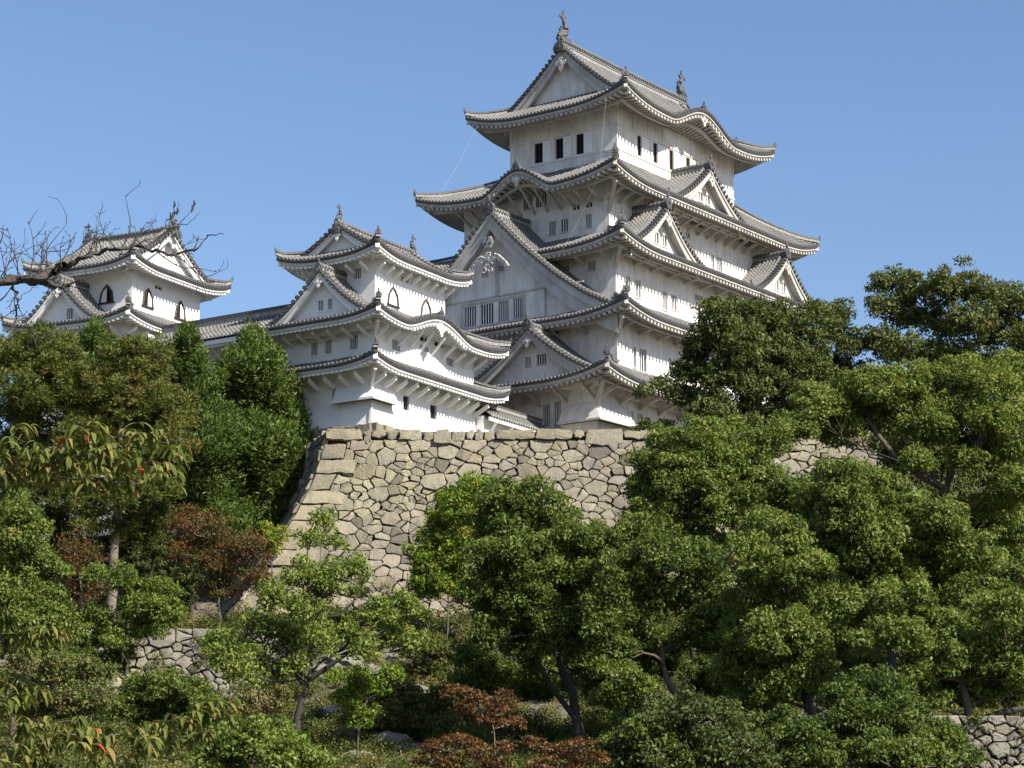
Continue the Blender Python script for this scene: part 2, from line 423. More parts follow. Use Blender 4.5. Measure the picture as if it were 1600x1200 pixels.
def hole_wall(mb, fr, side, c, a0, a1, z0, z1, holes, mat, flare=0.0, rev=.28):
    """plaster wall with real openings. side W: plane x=c, along y; side S: plane y=c, along x"""
    def P(a, z, q=0.0):
        f = flare * max(0, (z0 + 2.2 - z) / 2.2) ** 2 if flare else 0
        if side in 'W': return fr(c + q - f, a, z)
        if side == 'E': return fr(c - q + f, a, z)
        if side == 'N': return fr(a, c - q + f, z)
        return fr(a, c + q - f, z)
    xs = sorted({a0, a1, *[h[0] for h in holes], *[h[1] for h in holes]}); zs = {z0, z1, *[h[2] for h in holes], *[h[3] for h in holes]}
    if flare: zs |= {z0 + .5, z0 + 1.0, z0 + 1.6, z0 + 2.2}
    zs = sorted(zs)
    for i in range(len(xs) - 1):
        for j in range(len(zs) - 1):
            cx, cz = (xs[i] + xs[i + 1]) / 2, (zs[j] + zs[j + 1]) / 2
            if any(h[0] < cx < h[1] and h[2] < cz < h[3] for h in holes): continue
            mb.face([P(xs[i], zs[j]), P(xs[i + 1], zs[j]), P(xs[i + 1], zs[j + 1]), P(xs[i], zs[j + 1])], mat)
    for h in holes:
        for (p, q) in (((h[0], h[2]), (h[1], h[2])), ((h[1], h[2]), (h[1], h[3])), ((h[1], h[3]), (h[0], h[3])), ((h[0], h[3]), (h[0], h[2]))):
            mb.face([P(*p), P(*q), P(*q, rev), P(*p, rev)], mat)
    return P

def box_walls(fr, root, rect, z0, z1, mat, west=(), south=(), flare=0.0):
    x0, x1, y0, y1 = rect; mb = MB()
    PW = hole_wall(mb, fr, 'W', x0, y0, y1, z0, z1, west, mat, flare); PS = hole_wall(mb, fr, 'S', y0, x0, x1, z0, z1, south, mat, flare)
    hole_wall(mb, fr, 'E', x1, y0, y1, z0, z1, (), mat, flare); hole_wall(mb, fr, 'N', y1, x0, x1, z0, z1, (), mat, flare)
    if flare:                                    # close the flared corners
        pass
    mb.build('wall', root)
    return PW, PS

def bar_window(root, P, h, nb, bars=PL_NEW, lintel=True, trimmat=PL_TRIM):
    """window: dark opening at the back of its recess, white lattice bars as sub-part"""
    a0, a1, z0, z1 = h; mb = MB()
    mb.face([P(a0, z0, .20), P(a1, z0, .20), P(a1, z1, .20), P(a0, z1, .20)], DARK)
    if lintel:
        for (b0, b1, c0, c1) in ((a0 - .06, a1 + .06, z0 - .09, z0),):
            p = [P(b0, c0, -.05), P(b1, c0, -.05), P(b1, c0, .02), P(b0, c0, .02), P(b0, c1, -.05), P(b1, c1, -.05), P(b1, c1, .02), P(b0, c1, .02)]
            mb.hexa(p, trimmat)
    w = mb.build('window', root); lb = MB(); n = nb; bw = min(.075, (a1 - a0) / (2 * n + 1) * .52)
    for i in range(n):
        c = a0 + (a1 - a0) * (i + 1) / (n + 1)
        lb.hexa([P(c - bw / 2, z0, .06), P(c + bw / 2, z0, .06), P(c + bw / 2, z0, .10), P(c - bw / 2, z0, .10),
                 P(c - bw / 2, z1, .06), P(c + bw / 2, z1, .06), P(c + bw / 2, z1, .10), P(c - bw / 2, z1, .10)], bars)
    lb.build('lattice', w)
    return w

def brace(root, S, zs, a, q_out, drop, ov, mat, bent=False, w=.15):
    """white strut from the wall up to the eave beam"""
    zt = zs(a, q_out) - .36; zb = zs(a, ov) - drop; mb = MB()
    def seg(q0, z0, q1, z1, h=.17):
        mb.hexa([S(a - w / 2, q0, z0 - h), S(a + w / 2, q0, z0 - h), S(a + w / 2, q1, z1 - h), S(a - w / 2, q1, z1 - h),
                 S(a - w / 2, q0, z0 + h * .2), S(a + w / 2, q0, z0 + h * .2), S(a + w / 2, q1, z1 + h * .2), S(a - w / 2, q1, z1 + h * .2)], mat)
    if bent:
        qm = (q_out + ov) / 2 + .05; seg(ov + .02, zb, qm, zt - .18, .24); seg(qm, zt - .18, q_out, zt + .1, .22)
    else: seg(ov + .02, zb, q_out, zt + .1)
    mb.build('brace', root)

def ring(mb, c, s, u, r, rr, mat, a0=0, a1=360, n=12, taper=1.0):
    pts = []; rad = []
    for i in range(n + 1):
        t = R(a0 + (a1 - a0) * i / n); k = r * (1 - (1 - taper) * i / n); pts.append(c + s * math.cos(t) * k + u * math.sin(t) * k); rad.append(rr)
    mb.tube(pts, rad, mat, 5)

def pendant(root, P0, s, d, k, mat, ornate=False):
    """carved gable pendant at P0 hanging below the apex; s across, d outward"""
    mb = MB(); u = Vector((0, 0, 1)); P0 = Vector(P0); s = Vector(s); d = Vector(d)
    out_ = [(0, .42), (.16, .34), (.14, .18), (.36, .14), (.46, -.04), (.34, -.18), (.22, -.22), (.16, -.42), (0, -.62), (-.16, -.42), (-.22, -.22), (-.34, -.18), (-.46, -.04), (-.36, .14), (-.14, .18), (-.16, .34)]
    f_ = [P0 + s * a * k + u * b * k + d * .10 for a, b in out_]; b_ = [P0 + s * a * k + u * b * k - d * .04 for a, b in out_]
    mb.face(f_, mat); mb.face(b_, mat)
    for i in range(len(out_)): j = (i + 1) % len(out_); mb.face([f_[i], f_[j], b_[j], b_[i]], mat)
    mb.disc(P0 + d * .16, d, .14 * k, .1, mat, 6)
    mb.disc(P0 + d * .19, d, .06 * k, .1, CAPL, 6)
    if ornate:
        for sg in (-1, 1):
            for i, (x, y, r, a0, a1) in enumerate(((.52, -.02, .22, -160, 200), (.98, .10, .22, -30, 330), (1.42, -.16, .20, -200, 160), (1.78, -.50, .17, -60, 280), (2.1, -.82, .13, -200, 120), (.30, -.5, .2, 0, 300), (.14, .46, .14, 0, 330))):
                ring(mb, P0 + s * sg * x * k * .62 + u * y * k * .62 + d * .08, s * sg, u, r * k * .75, .055, mat, a0, a1, 12, .45)
            pts = [P0 + s * sg * x * k * .62 + u * y * k * .62 + d * .04 for x, y in ((.2, .15), (.75, .35), (1.2, .15), (1.6, -.2), (2.0, -.55), (2.35, -.95))]
            mb.tube(pts, [.10, .11, .10, .09, .07, .03], mat, 5)
            ring(mb, P0 + s * sg * .22 * k - u * .62 * k + d * .1, s * sg, u, .16 * k, .06, mat, 90, 420, 10, .6)
    return mb.build('pendant', root)

def shachi(root, p, d, k=1.0):
    """roof-ridge fish: head down on the ridge, body curving up, tail fins in the air; d points out of the ridge"""
    mb = MB(); p = Vector(p); d = Vector(d).normalized(); s = d.cross(Vector((0, 0, 1))).normalized(); u = Vector((0, 0, 1))
    path = [(-.55, .10), (-.35, .22), (-.10, .30), (.12, .48), (.20, .75), (.14, 1.02), (.0, 1.22), (-.12, 1.38)]
    rad = [.10, .23, .27, .25, .20, .15, .10, .05]
    mb.tube([p + d * a * k * -1 + u * b * k for a, b in path], [r * k for r in rad], ORN, 8)
    def fin(pts, th=.05):
        f_ = [p - d * a * k + u * b * k + s * th * k for a, b in pts]; b_ = [p - d * a * k + u * b * k - s * th * k for a, b in pts]
        mb.face(f_, ORN); mb.face(b_, ORN)
        for i in range(len(pts)): j = (i + 1) % len(pts); mb.face([f_[i], f_[j], b_[j], b_[i]], ORN)
    fin([(-.06, 1.25), (-.34, 1.38), (-.52, 1.30), (-.36, 1.52), (-.18, 1.50), (-.02, 1.85), (.06, 1.52), (.26, 1.50), (.12, 1.32)])
    fin([(.28, .55), (.52, .72), (.36, .80), (.48, .98), (.24, .95)]); fin([(-.25, .34), (-.48, .58), (-.30, .60), (-.28, .82), (-.06, .6), (0, .4)])
    fin([(-.5, .1), (-.62, .2), (-.5, .3)])
    mb.bar(p + d * .5 * k + u * .02, p - d * .5 * k + u * .02, .4 * k, .2 * k, ORN)
    return mb.build('ridge_fish', root, smooth=False)

def gable(fr, root, side, rect, c, w, zr, zb, qf, qb, ovh=.7, holes=(), nb=3, trim=PL_TRIM, face=PL_OLD, pend=1.0, ornate=False,
          bd=.62, ridge=True, g=None, wide=None, pz=None, kura=True, scale=1.0):
    """triangular gable dormer: two curved tiled slopes, bargeboards, recessed plaster face, windows, pendant and ridge"""
    S = Side(fr, side, rect); ac = S.a_of(c); H = zr - zb; out_ = S.out(); al = (S(1, 0, 0) - S(0, 0, 0)).normalized()
    gf = g or (lambda s: H * (.62 * (1 - (1 - s) ** 1.7) + .38 * s))
    groot = MB()
    q0 = qf - ovh; cols, pw, nr = rib_cols(q0, qb); NS = 14; t = MB()
    L = math.hypot(w, H) * 1.05
    for sg in (-1, 1):
        P = []; UV = []
        for q, h, iu in cols:
            row = []; ur = []
            for j in range(NS + 1):
                s = j / NS; row.append(S(ac + sg * w * s, q, zr - gf(s) + h)); ur.append((iu, s * L))
            P.append(row); UV.append(ur)
        t.grid(P, TILE, UV)
        # verge: a line of short round tiles pointing outward, and a roll along it
        nv = int(L / .38)
        for i in range(nv):
            s = (i + .5) / nv; t.disc(S(ac + sg * w * s, q0 - .10, zr - gf(s) + .07), out_, .135, .5, CAP, 7)
            t.disc(S(ac + sg * w * (s + .5 / nv), q0 - .03, zr - gf(min(1, s + .5 / nv)) - .04), out_, .07, .3, CAPL, 5)
        pts = [S(ac + sg * w * j / NS, q0 + .55, zr - gf(j / NS) + .14) for j in range(NS + 1)]
        t.sweep(pts, [(-.13, -.1), (.13, -.1), (.13, .08), (0, .17), (-.13, .08)], TILE)
        if kura: onigawara(t, pts[-1] + Vector((0, 0, .05)), (pts[-1] - pts[-2]), .7 * scale)
    roof = t.build('gable_roof', root)
    b = MB()
    for sg in (-1, 1):
        J = [j / NS for j in range(NS + 1)]
        def st(qa, da, qb_, db):
            rows = []
            for s in J:
                k = 1 + .5 * s
                rows.append([S(ac + sg * w * s, qa, zr - gf(s) - da * (k if da > .2 else 1)), S(ac + sg * w * s, qb_, zr - gf(s) - db * (k if db > .2 else 1))])
            b.grid(rows, trim)
        st(q0 + .06, .06, q0 + .06, bd * .42); st(q0 + .06, bd * .42, q0 + .16, bd * .42); st(q0 + .16, bd * .42, q0 + .16, bd); st(q0 + .16, bd, q0 + .34, bd)
        st(q0 + .34, bd, q0 + .34, bd * 1.0 - .1); st(q0 + .34, bd - .12, qf, bd - .12)
    b.build('bargeboard', roof)
    # face
    f = MB(); bot = zb - .9
    def zt(a): return zr - gf(min(1, abs(a - ac) / w)) - .15
    def P(a, z, q=0.0): return S(ac + a, qf + q, z)
    xs = sorted({*[ (i / 16 - .5) * 2 * w * .97 for i in range(17)], *[h[0] for h in holes], *[h[1] for h in holes]})
    for i in range(len(xs) - 1):
        a0, a1 = xs[i], xs[i + 1]; hs = [h for h in holes if h[0] < (a0 + a1) / 2 < h[1]]
        z0a = z0b = bot
        for h in sorted(hs, key=lambda h: h[2]):
            f.face([P(a0, z0a), P(a1, z0b), P(a1, h[2]), P(a0, h[2])], face); z0a = z0b = h[3]
        f.face([P(a0, z0a), P(a1, z0b), P(a1, max(z0b, zt(ac + a1))), P(a0, max(z0a, zt(ac + a0)))], face)
    for h in holes:
        for (p, q) in (((h[0], h[2]), (h[1], h[2])), ((h[1], h[2]), (h[1], h[3])), ((h[1], h[3]), (h[0], h[3])), ((h[0], h[3]), (h[0], h[2]))):
            f.face([P(*p), P(*q), P(*q, .28), P(*p, .28)], face)
    f.build('gable_wall', roof)
    for h in holes: bar_window(root, P, h, nb, trimmat=trim)
    if pend:
        pendant(roof, S(ac, q0 + .05, (zr - bd * 1.35 - .1 * pend) if pz is None else pz), al, out_, pend, trim, ornate)
    if ridge:
        r = MB()
        pts = [S(ac, q, zr + .12) for q in (q0 - .05, (q0 + qb) / 2, qb)]
        r.sweep(pts, [(-.2, -.2), (.2, -.2), (.17, .12), (-.17, .12)], CAPL); r.sweep([p + Vector((0, 0, .2)) for p in pts], [(-.22, -.07), (.22, -.07), (.20, .03), (.08, .17), (-.08, .17), (-.20, .03)], TILE)
        for i in range(int((qb - q0) / .31)):
            for sg in (-1, 1):
                t_ = q0 + .15 + i * .31; r.disc(S(ac + sg * .23, t_, zr + .16), al * sg, .08, .1, CAP, 6)
        onigawara(r, pts[0] - out_ * .1 + Vector((0, 0, -.08)), out_, 1.15 * scale)
        r.build('ridge', roof)
    return S, P

def top_ridge(root, a, b, fish=1.0, k=1.0):
    a, b = Vector(a), Vector(b); r = MB(); d = (b - a).normalized(); n = 14
    pts = [a.lerp(b, i / n) + Vector((0, 0, .10 * (2 * i / n - 1) ** 2)) for i in range(n + 1)]
    r.sweep(pts, [(-.22 * k, -.3), (.22 * k, -.3), (.18 * k, .32 * k), (-.18 * k, .32 * k)], CAPL)
    for q in (.02, .20): r.sweep([p + Vector((0, 0, q)) for p in pts], [(-.23 * k, -.035), (.23 * k, -.035), (.23 * k, .035), (-.23 * k, .035)], ORN)
    r.sweep([p + Vector((0, 0, .40 * k)) for p in pts], [(-.24 * k, -.08), (.24 * k, -.08), (.22 * k, .04), (.09 * k, .18 * k), (-.09 * k, .18 * k), (-.22 * k, .04)], TILE)
    s = d.cross(Vector((0, 0, 1))).normalized(); L = (b - a).length
    for i in range(int(L / .31)):
        for sg in (-1, 1): r.disc(a + d * (i + .5) * .31 + s * sg * .27 * k + Vector((0, 0, .34 * k)), s * sg, .09, .1, CAP, 6)
    onigawara(r, a + Vector((0, 0, -.45)) - d * .08, -d, 1.3 * k); onigawara(r, b + Vector((0, 0, -.45)) + d * .08, d, 1.3 * k)
    r.build('main_ridge', root)
    shachi(root, a + d * .45 * k + Vector((0, 0, .55 * k)), -d, fish); shachi(root, b - d * .45 * k + Vector((0, 0, .55 * k)), d, fish)

def kara_crest(root, S, c, zr, q0, q1, k=1.0):
    """ridge of an undulating gable, with its end tile"""
    mb = MB(); a = S.a_of(c); pts = [S(a, q, zr + .1) for q in (q0, (q0 + q1) / 2, q1)]
    mb.sweep(pts, [(-.15, -.1), (.15, -.1), (.15, .14), (0, .26), (-.15, .14)], TILE)
    onigawara(mb, pts[0] - S.out() * .05, S.out(), k); mb.build('curved_gable_ridge', root)
def kara_face(root, S, zf, c, w, ze, mat, q=.55):
    """carved board under an undulating gable and its recessed face"""
    mb = MB(); a0 = S.a_of(c); N = 24; rows = []
    for i in range(N + 1):
        a = a0 + w * .8 * (2 * i / N - 1); rows.append([S(a, .24, zf(a, 0) - .34), S(a, .24, zf(a, 0) - .62)])
    mb.grid(rows, mat)
    rows = [[p[1], p[1] - S.out() * .2] for p in rows]; mb.grid(rows, mat)
    mb.build('undulating_board', root)
    al = (S(1, 0, 0) - S(0, 0, 0)).normalized()
    pendant(root, S(a0, .18, zf(a0, 0) - .75), al, S.out(), .85, mat)

def stone_bay(fr, root, x0, y0, lenw, lens, zt, zb, out_, mat, sill=PL_TRIM):
    """slanting stone-dropping bay wrapping the south-west corner"""
    mb = MB()
    def p(x, y, z): return fr(x, y, z)
    o = out_
    mb.face([p(x0 - .02, y0 - .02, zt), p(x0 - .02, y0 + lenw, zt), p(x0 - o, y0 + lenw, zb), p(x0 - o, y0 - o, zb)], mat)
    mb.face([p(x0 - .02, y0 - .02, zt), p(x0 + lens, y0 - .02, zt), p(x0 + lens, y0 - o, zb), p(x0 - o, y0 - o, zb)], mat)
    mb.face([p(x0, y0 + lenw, zt), p(x0 - o, y0 + lenw, zb), p(x0, y0 + lenw, zb)], mat)
    mb.face([p(x0 + lens, y0, zt), p(x0 + lens, y0 - o, zb), p(x0 + lens, y0, zb)], mat)
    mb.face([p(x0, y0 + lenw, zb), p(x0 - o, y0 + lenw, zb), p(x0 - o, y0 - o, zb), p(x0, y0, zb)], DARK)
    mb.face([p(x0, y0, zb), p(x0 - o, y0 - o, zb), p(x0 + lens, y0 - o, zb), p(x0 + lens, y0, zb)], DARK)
    for a, b in (((x0 - o, y0 + lenw + .1), (x0 - o, y0 - o - .05)), ((x0 - o - .05, y0 - o), (x0 + lens + .1, y0 - o))):
        mb.bar(fr(*a, zb), fr(*b, zb), .14, .13, sill)
    mb.build('stone_drop_bay', root)

def braces(root, info, side, ov, q_out, drop, sp, mat, bent=False, lo=0.0, hi=0.0, skip=(), w=.15):
    S, zf, zs, L, Q = info[side]; n = max(1, round((L - 2 * ov - lo - hi) / sp))
    for i in range(n + 1):
        a = ov + .25 + lo + (L - 2 * ov - .5 - lo - hi) * i / n
        if any(s0 < a < s1 for s0, s1 in skip): continue
        brace(root, S, zs, a, q_out, drop, ov, mat, bent, w)
def corner_brace(fr, root, x, y, zb, ztop, out_, mat, w=.24):
    mb = MB(); mb.bar(fr(x + .05, y + .05, zb), fr(x - out_, y - out_, ztop), w, w * 1.1, mat); mb.build('corner_brace', root)

# ================================================================== the great keep
FM = Frame(8.596, 160, 36.43)
keep = empty('castle_keep', FM(0, 0, 22), 'tallest white castle keep with five stacked tiled roofs and a big shaded gable', 'castle keep')
i5 = skirt(FM, keep, 'r5', (-10.6, 10.6, -7.2, 7.2), None, (2.4, 2.4), 50.80, 0, .95, karas=[('S', .2, 4.5, 1.55)], ridge_axis='x', H=5.6, xv=2.2, gk=.6, oni=1.0)
i4 = skirt(FM, keep, 'r4', (-14.5, 14.5, -8.8, 8.8), (-8.2, 8.2, -4.8, 4.8), (2.8, 2.4), 43.85, 46.9, .9, karas=[('W', -.3, 3.2, 1.55)])
i3 = skirt(FM, keep, 'r3', (-15.5, 15.5, -10, 10), (-11.7, 11.7, -6.4, 6.4), (2.3, 2.1), 38.7, 40.45, .8)
i2 = skirt(FM, keep, 'r2', (-17.2, 17.2, -11.4, 11.4), (-13.2, 13.2, -7.9, 7.9), (2.0, 2.1), 33.3, 35.15, .75, karas=[('S', 0, 6.2, 1.9)])
i1 = skirt(FM, keep, 'r1', (-19.5, 19.5, -11.3, 11.3), (-15.2, 15.2, -9.3, 9.3), (2.3, 2.3), 28.6, 29.9, .8)
w5w = [(1.80, 2.56), (-.05, .64), (-1.88, -1.20)]; w5s = [(-5.5, -4.98), (-3.35, -2.81), (-1.15, -.59), (1.22, 1.77), (3.4, 3.95)]
hW5 = [(a, b, 47.88, 49.42) for a, b in w5w]; hS5 = [(a, b, 47.88, 49.42) for a, b in w5s]
PW, PS = box_walls(FM, keep, (-8.2, 8.2, -4.8, 4.8), 44.6, 51.3, PL_OLD, hW5, hS5)
def shutter_window(root, P, h, panel, timber=True):
    a0, a1, z0, z1 = h; mb = MB()
    mb.face([P(a0, z0, .27), P(a1, z0, .27), P(a1, z1, .27), P(a0, z1, .27)], DARK)
    w = mb.build('window', root); b = MB()
    for (c0, c1, e0, e1) in ((a0, a0 + .07, z0, z1), (a1 - .07, a1, z0, z1), ((a0 + a1) / 2 - .03, (a0 + a1) / 2 + .03, z0, z1), (a0, a1, z1 - .06, z1), (a0, a1, z0, z0 + .06)):
        q0, q1 = .08, .16
        b.hexa([P(c0, e0, q0), P(c1, e0, q0), P(c1, e0, q1), P(c0, e0, q1), P(c0, e1, q0), P(c1, e1, q0), P(c1, e1, q1), P(c0, e1, q1)], WOOD)
    b.build('window_frame', w)
    c0, c1 = panel; s = MB()
    s.hexa([P(c0, z0 - .05, -.05), P(c1, z0 - .05, -.05), P(c1, z0 - .05, .02), P(c0, z0 - .05, .02), P(c0, z1, -.05), P(c1, z1, -.05), P(c1, z1, .02), P(c0, z1, .02)], PL_NEW)
    s.build('shutter', w)
for h in hW5: shutter_window(keep, PW, h, (h[0] - .72, h[0] - .02))
for h in hS5: shutter_window(keep, PS, h, (h[1] + .02, h[1] + .95))
mb = MB()   # raised plaster mouldings round the top storey
def strip_on(mb, P, a0, a1, z0, z1, t=.05, mat=PL_OLD):
    mb.hexa([P(a0, z0, -t), P(a1, z0, -t), P(a1, z0, .01), P(a0, z0, .01), P(a0, z1, -t), P(a1, z1, -t), P(a1, z1, .01), P(a0, z1, .01)], mat)
for P, a0, a1 in ((PW, -4.8, 4.8), (PS, -8.2, 8.2)):
    strip_on(mb, P, a0 - .05, a1 + .05, 49.52, 49.68, .07)
    n = int((a1 - a0) / 1.9)
    for i in range(n + 1):
        a = a0 + (a1 - a0 - .2) * i / n; strip_on(mb, P, a, a + .2, 49.68, 51.0, .05)
    strip_on(mb, P, a0 - .05, a1 + .05, 47.66, 47.78, .06)
mb.build('wall_moulding', keep)
hW4 = [(-1.80, -1.24, 41.0, 42.0), (-2.86, -2.25, 41.05, 42.0), (-4.89, -4.40, 41.05, 42.0), (-3.86, -3.30, 42.5, 42.83), (-4.95, -4.41, 42.5, 42.83),
       (.25, 1.0, 43.25, 44.15), (-1.0, -.1, 43.25, 44.15)]
hS4 = [(-1.55, -1.01, 42.3, 42.69), (1.92, 2.42, 40.62, 41.72), (2.7, 3.52, 40.62, 41.72), (-1.0, .85, 43.45, 44.1), (6.2, 7.9, 43.45, 44.1)]
PW, PS = box_walls(FM, keep, (-11.7, 11.7, -6.4, 6.4), 38.6, 44.55, PL_OLD, hW4, hS4)
for i, h in enumerate(hW4): bar_window(keep, PW, h, 2 if i < 3 else (1 if i < 5 else 3), lintel=i < 3)
for i, h in enumerate(hS4): bar_window(keep, PS, h, (1, 2, 3, 5, 5)[i])
hW3 = [(-6.2, -5.56, 37.45, 38.08), (-4.0, -3.4, 37.45, 38.08)]
hS3 = [(-11.96, -11.38, 35.95, 37.05), (-10.84, -10.09, 35.75, 36.98), (-7.31, -6.69, 35.5, 36.84), (-6.13, -5.42, 35.75, 36.83), (-2.9, -1.85, 37.1, 37.5),
       (6.69, 7.31, 35.5, 36.84), (10.1, 10.84, 35.75, 36.98)]
PW, PS = box_walls(FM, keep, (-13.2, 13.2, -7.9, 7.9), 33.0, 39.1, PL_OLD, hW3, hS3)
for h in hW3: bar_window(keep, PW, h, 3)
for h in hS3: bar_window(keep, PS, h, 3)
hS2 = []
for c in (-12.5, -8, -3.6, .8, 5.2): hS2 += [(c - .83, c - .45, 30.15, 31.58), (c + .05, c + .87, 30.05, 31.6)]
PW, PS = box_walls(FM, keep, (-15.2, 15.2, -9.3, 9.3), 27.8, 33.6, PL_OLD, [], hS2)
for i, h in enumerate(hS2): bar_window(keep, PS, h, 2 if i % 2 else 1)
hW1 = [(-5.15, -4.57, 26.05, 27.5), (-6.05, -5.52, 25.8, 27.58), (-1.2, -.5, 26.0, 27.5)]
hS1 = [(-13.25, -12.85, 26.0, 27.2), (-12.4, -11.65, 25.9, 27.2), (-8.5, -7.8, 26, 27.2), (-4.5, -3.8, 26, 27.2)]
PW, PS = box_walls(FM, keep, (-17.2, 17.2, -9, 9), 23.2, 29.0, PL_OLD, hW1, hS1)
for h in hW1 + []: bar_window(keep, PW, h, 3)
for h in hS1: bar_window(keep, PS, h, 3)
stone_bay(FM, keep, -17.2, -9, 2.75, 3.75, 27.3, 25.95, .6, PL_OLD)
mb = MB()                                          # stone footing
for d_, z0, z1 in ((.35, 20.0, 23.3),):
    x0, x1, y0, y1 = -17.2 - d_, 17.2 + d_, -9 - d_, 9 + d_
    q = [FM(x0 - 1, y0 - 1, z0), FM(x1 + 1, y0 - 1, z0), FM(x1 + 1, y1 + 1, z0), FM(x0 - 1, y1 + 1, z0), FM(x0, y0, z1), FM(x1, y0, z1), FM(x1, y1, z1), FM(x0, y1, z1)]
    mb.hexa(q, GAP)
mb.build('footing', keep)
# gables
def irimoya_gable(fr, root, side, rect, H, B, ze, xv, gk, holes=(), pend=1.0, ornate=False, face=PL_OLD, trim=PL_TRIM, bd=.62, qoff=.72, scale=1.0):
    zr = ze + H + .05; ww = B - xv + .35
    G = lambda t: gk * t + (1 - gk) * t * t
    gable(fr, root, side, rect, 0, ww, zr, ze + H * G(xv / B), xv + qoff, xv + 2.2, ovh=qoff, holes=holes, pend=pend, ornate=ornate,
          g=lambda s: H - H * G(1 - s * ww / B), ridge=False, face=face, trim=trim, bd=bd, kura=True, scale=scale)
irimoya_gable(FM, keep, 'W', (-10.6, 10.6, -7.2, 7.2), 5.6, 7.2, 50.80, 2.2, .6, pend=1.15, bd=.85)
irimoya_gable(FM, keep, 'E', (-10.6, 10.6, -7.2, 7.2), 5.6, 7.2, 50.80, 2.2, .6, pend=1.15, bd=.85)
top_ridge(keep, FM(-8.5, 0, 56.45), FM(8.9, 0, 56.45), fish=1.25, k=1.1)
gable(FM, keep, 'W', (-17.2, 17.2, -11.4, 11.4), .55, 10.7, 41.95, 33.75, 1.5, 5.5, ovh=.85,
      holes=[(1.7, 2.75, 34.15, 35.6), (.18, 1.3, 34.15, 35.6), (-1.15, -.25, 34.15, 35.6), (-2.35, -1.55, 34.15, 35.6), (-.75, -.2, 37.75, 38.15), (.65, 1.2, 37.6, 38.0), (-5.2, -4.95, 36.6, 36.95)],
      nb=4, pend=1.28, pz=38.5, ornate=True, bd=1.25, scale=1.25)
mb = MB(); S = Side(FM, 'W', (-17.2, 17.2, -11.4, 11.4))   # mouldings, studs and the crest on the great gable
ac = S.a_of(.55); out_ = S.out(); al = (S(1, 0, 0) - S(0, 0, 0)).normalized()
def gp(a, z, q=0): return S(ac + a, 1.5 + q, z)
for a0, a1, z0, z1 in ((-2.6, 3.0, 35.68, 35.85), (-2.6, 3.0, 33.9, 34.08), (-2.6, -2.42, 34.08, 35.68), (2.82, 3.0, 34.08, 35.68), (-.35, -.05, 35.85, 39.0), (-7.5, 7.5, 35.95, 36.05), (-4.35, -4.25, 34.0, 36.0), (4.3, 4.42, 34, 36)):
    strip_on(mb, lambda a, z, q=0: gp(a, z, q), a0, a1, z0, z1, .08, PL_TRIM)
mb.build('gable_moulding', keep)
mb = MB(); u = Vector((0, 0, 1)); cc = S(ac, .66, 39.75)
mb.disc(cc + out_ * .06, out_, .46, .12, PL_TRIM, 6)
for k in range(3):
    for r_ in (.17, .30):
        t = R(90 + 120 * k); p = cc + out_ * .10 + al * math.cos(t) * r_ + u * math.sin(t) * r_
        mb.disc(p, out_, .085, .05, CAP, 6)
mb.build('crest', keep)
gable(FM, keep, 'W', (-19.5, 19.5, -11.3, 11.3), -4.3, 5.7, 32.55, 29.0, 1.6, 4.3, ovh=.75, holes=[(.2, .68, 30.1, 30.75), (-1.05, -.28, 30.1, 30.82)], nb=3, pend=.75, bd=.62)
gable(FM, keep, 'S', (-14.5, 14.5, -8.8, 8.8), -.8, 5.1, 47.45, 44.05, 1.3, 4.0, ovh=.75, holes=[(-.75, -.1, 44.9, 45.6), (.25, .9, 44.9, 45.6)], nb=2, pend=.8, bd=.68, trim=PL_TRIM)
for c in (-8.65, 8.3):
    gable(FM, keep, 'S', (-15.5, 15.5, -10, 10), c, 4.7, 42.45, 38.95, 1.35, 3.6, ovh=.75, holes=[(-.85, -.2, 39.8, 40.6), (.2, .85, 39.8, 40.6)], nb=2, pend=.8, bd=.68)
S, zf, zs, L, Q = i5['S']; kara_crest(keep, S, .2, 52.35, .05, 2.6, .8); kara_face(keep, S, zf, .2, 4.5, 50.8, PL_TRIM)
S, zf, zs, L, Q = i4['W']; kara_crest(keep, S, -.3, 45.4, .05, 3.4, .85); kara_face(keep, S, zf, -.3, 3.2, 43.85, PL_TRIM)
S, zf, zs, L, Q = i2['S']; kara_crest(keep, S, 0, 35.2, .05, 2.6, .8); kara_face(keep, S, zf, 0, 6.2, 33.3, PL_TRIM)
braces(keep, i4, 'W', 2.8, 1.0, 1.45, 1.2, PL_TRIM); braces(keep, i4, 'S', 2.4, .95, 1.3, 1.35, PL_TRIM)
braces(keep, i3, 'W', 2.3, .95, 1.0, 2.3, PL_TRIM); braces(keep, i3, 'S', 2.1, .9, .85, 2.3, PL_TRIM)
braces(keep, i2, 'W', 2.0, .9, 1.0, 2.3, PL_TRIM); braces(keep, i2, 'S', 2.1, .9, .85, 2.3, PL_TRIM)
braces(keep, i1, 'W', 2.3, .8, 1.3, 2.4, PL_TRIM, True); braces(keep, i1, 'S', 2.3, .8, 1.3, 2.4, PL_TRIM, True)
for (x, y), ze_, o_, d_ in (((-17.2, -9), 28.6, 1.3, 1.75), ((-15.2, -9.3), 33.3, 1.2, 1.3), ((-13.2, -7.9), 38.7, 1.2, 1.3), ((-11.7, -6.4), 43.85, 1.6, 1.9)):
    corner_brace(FM, keep, x, y, ze_ - d_, ze_ - .35, o_, PL_TRIM, .26)

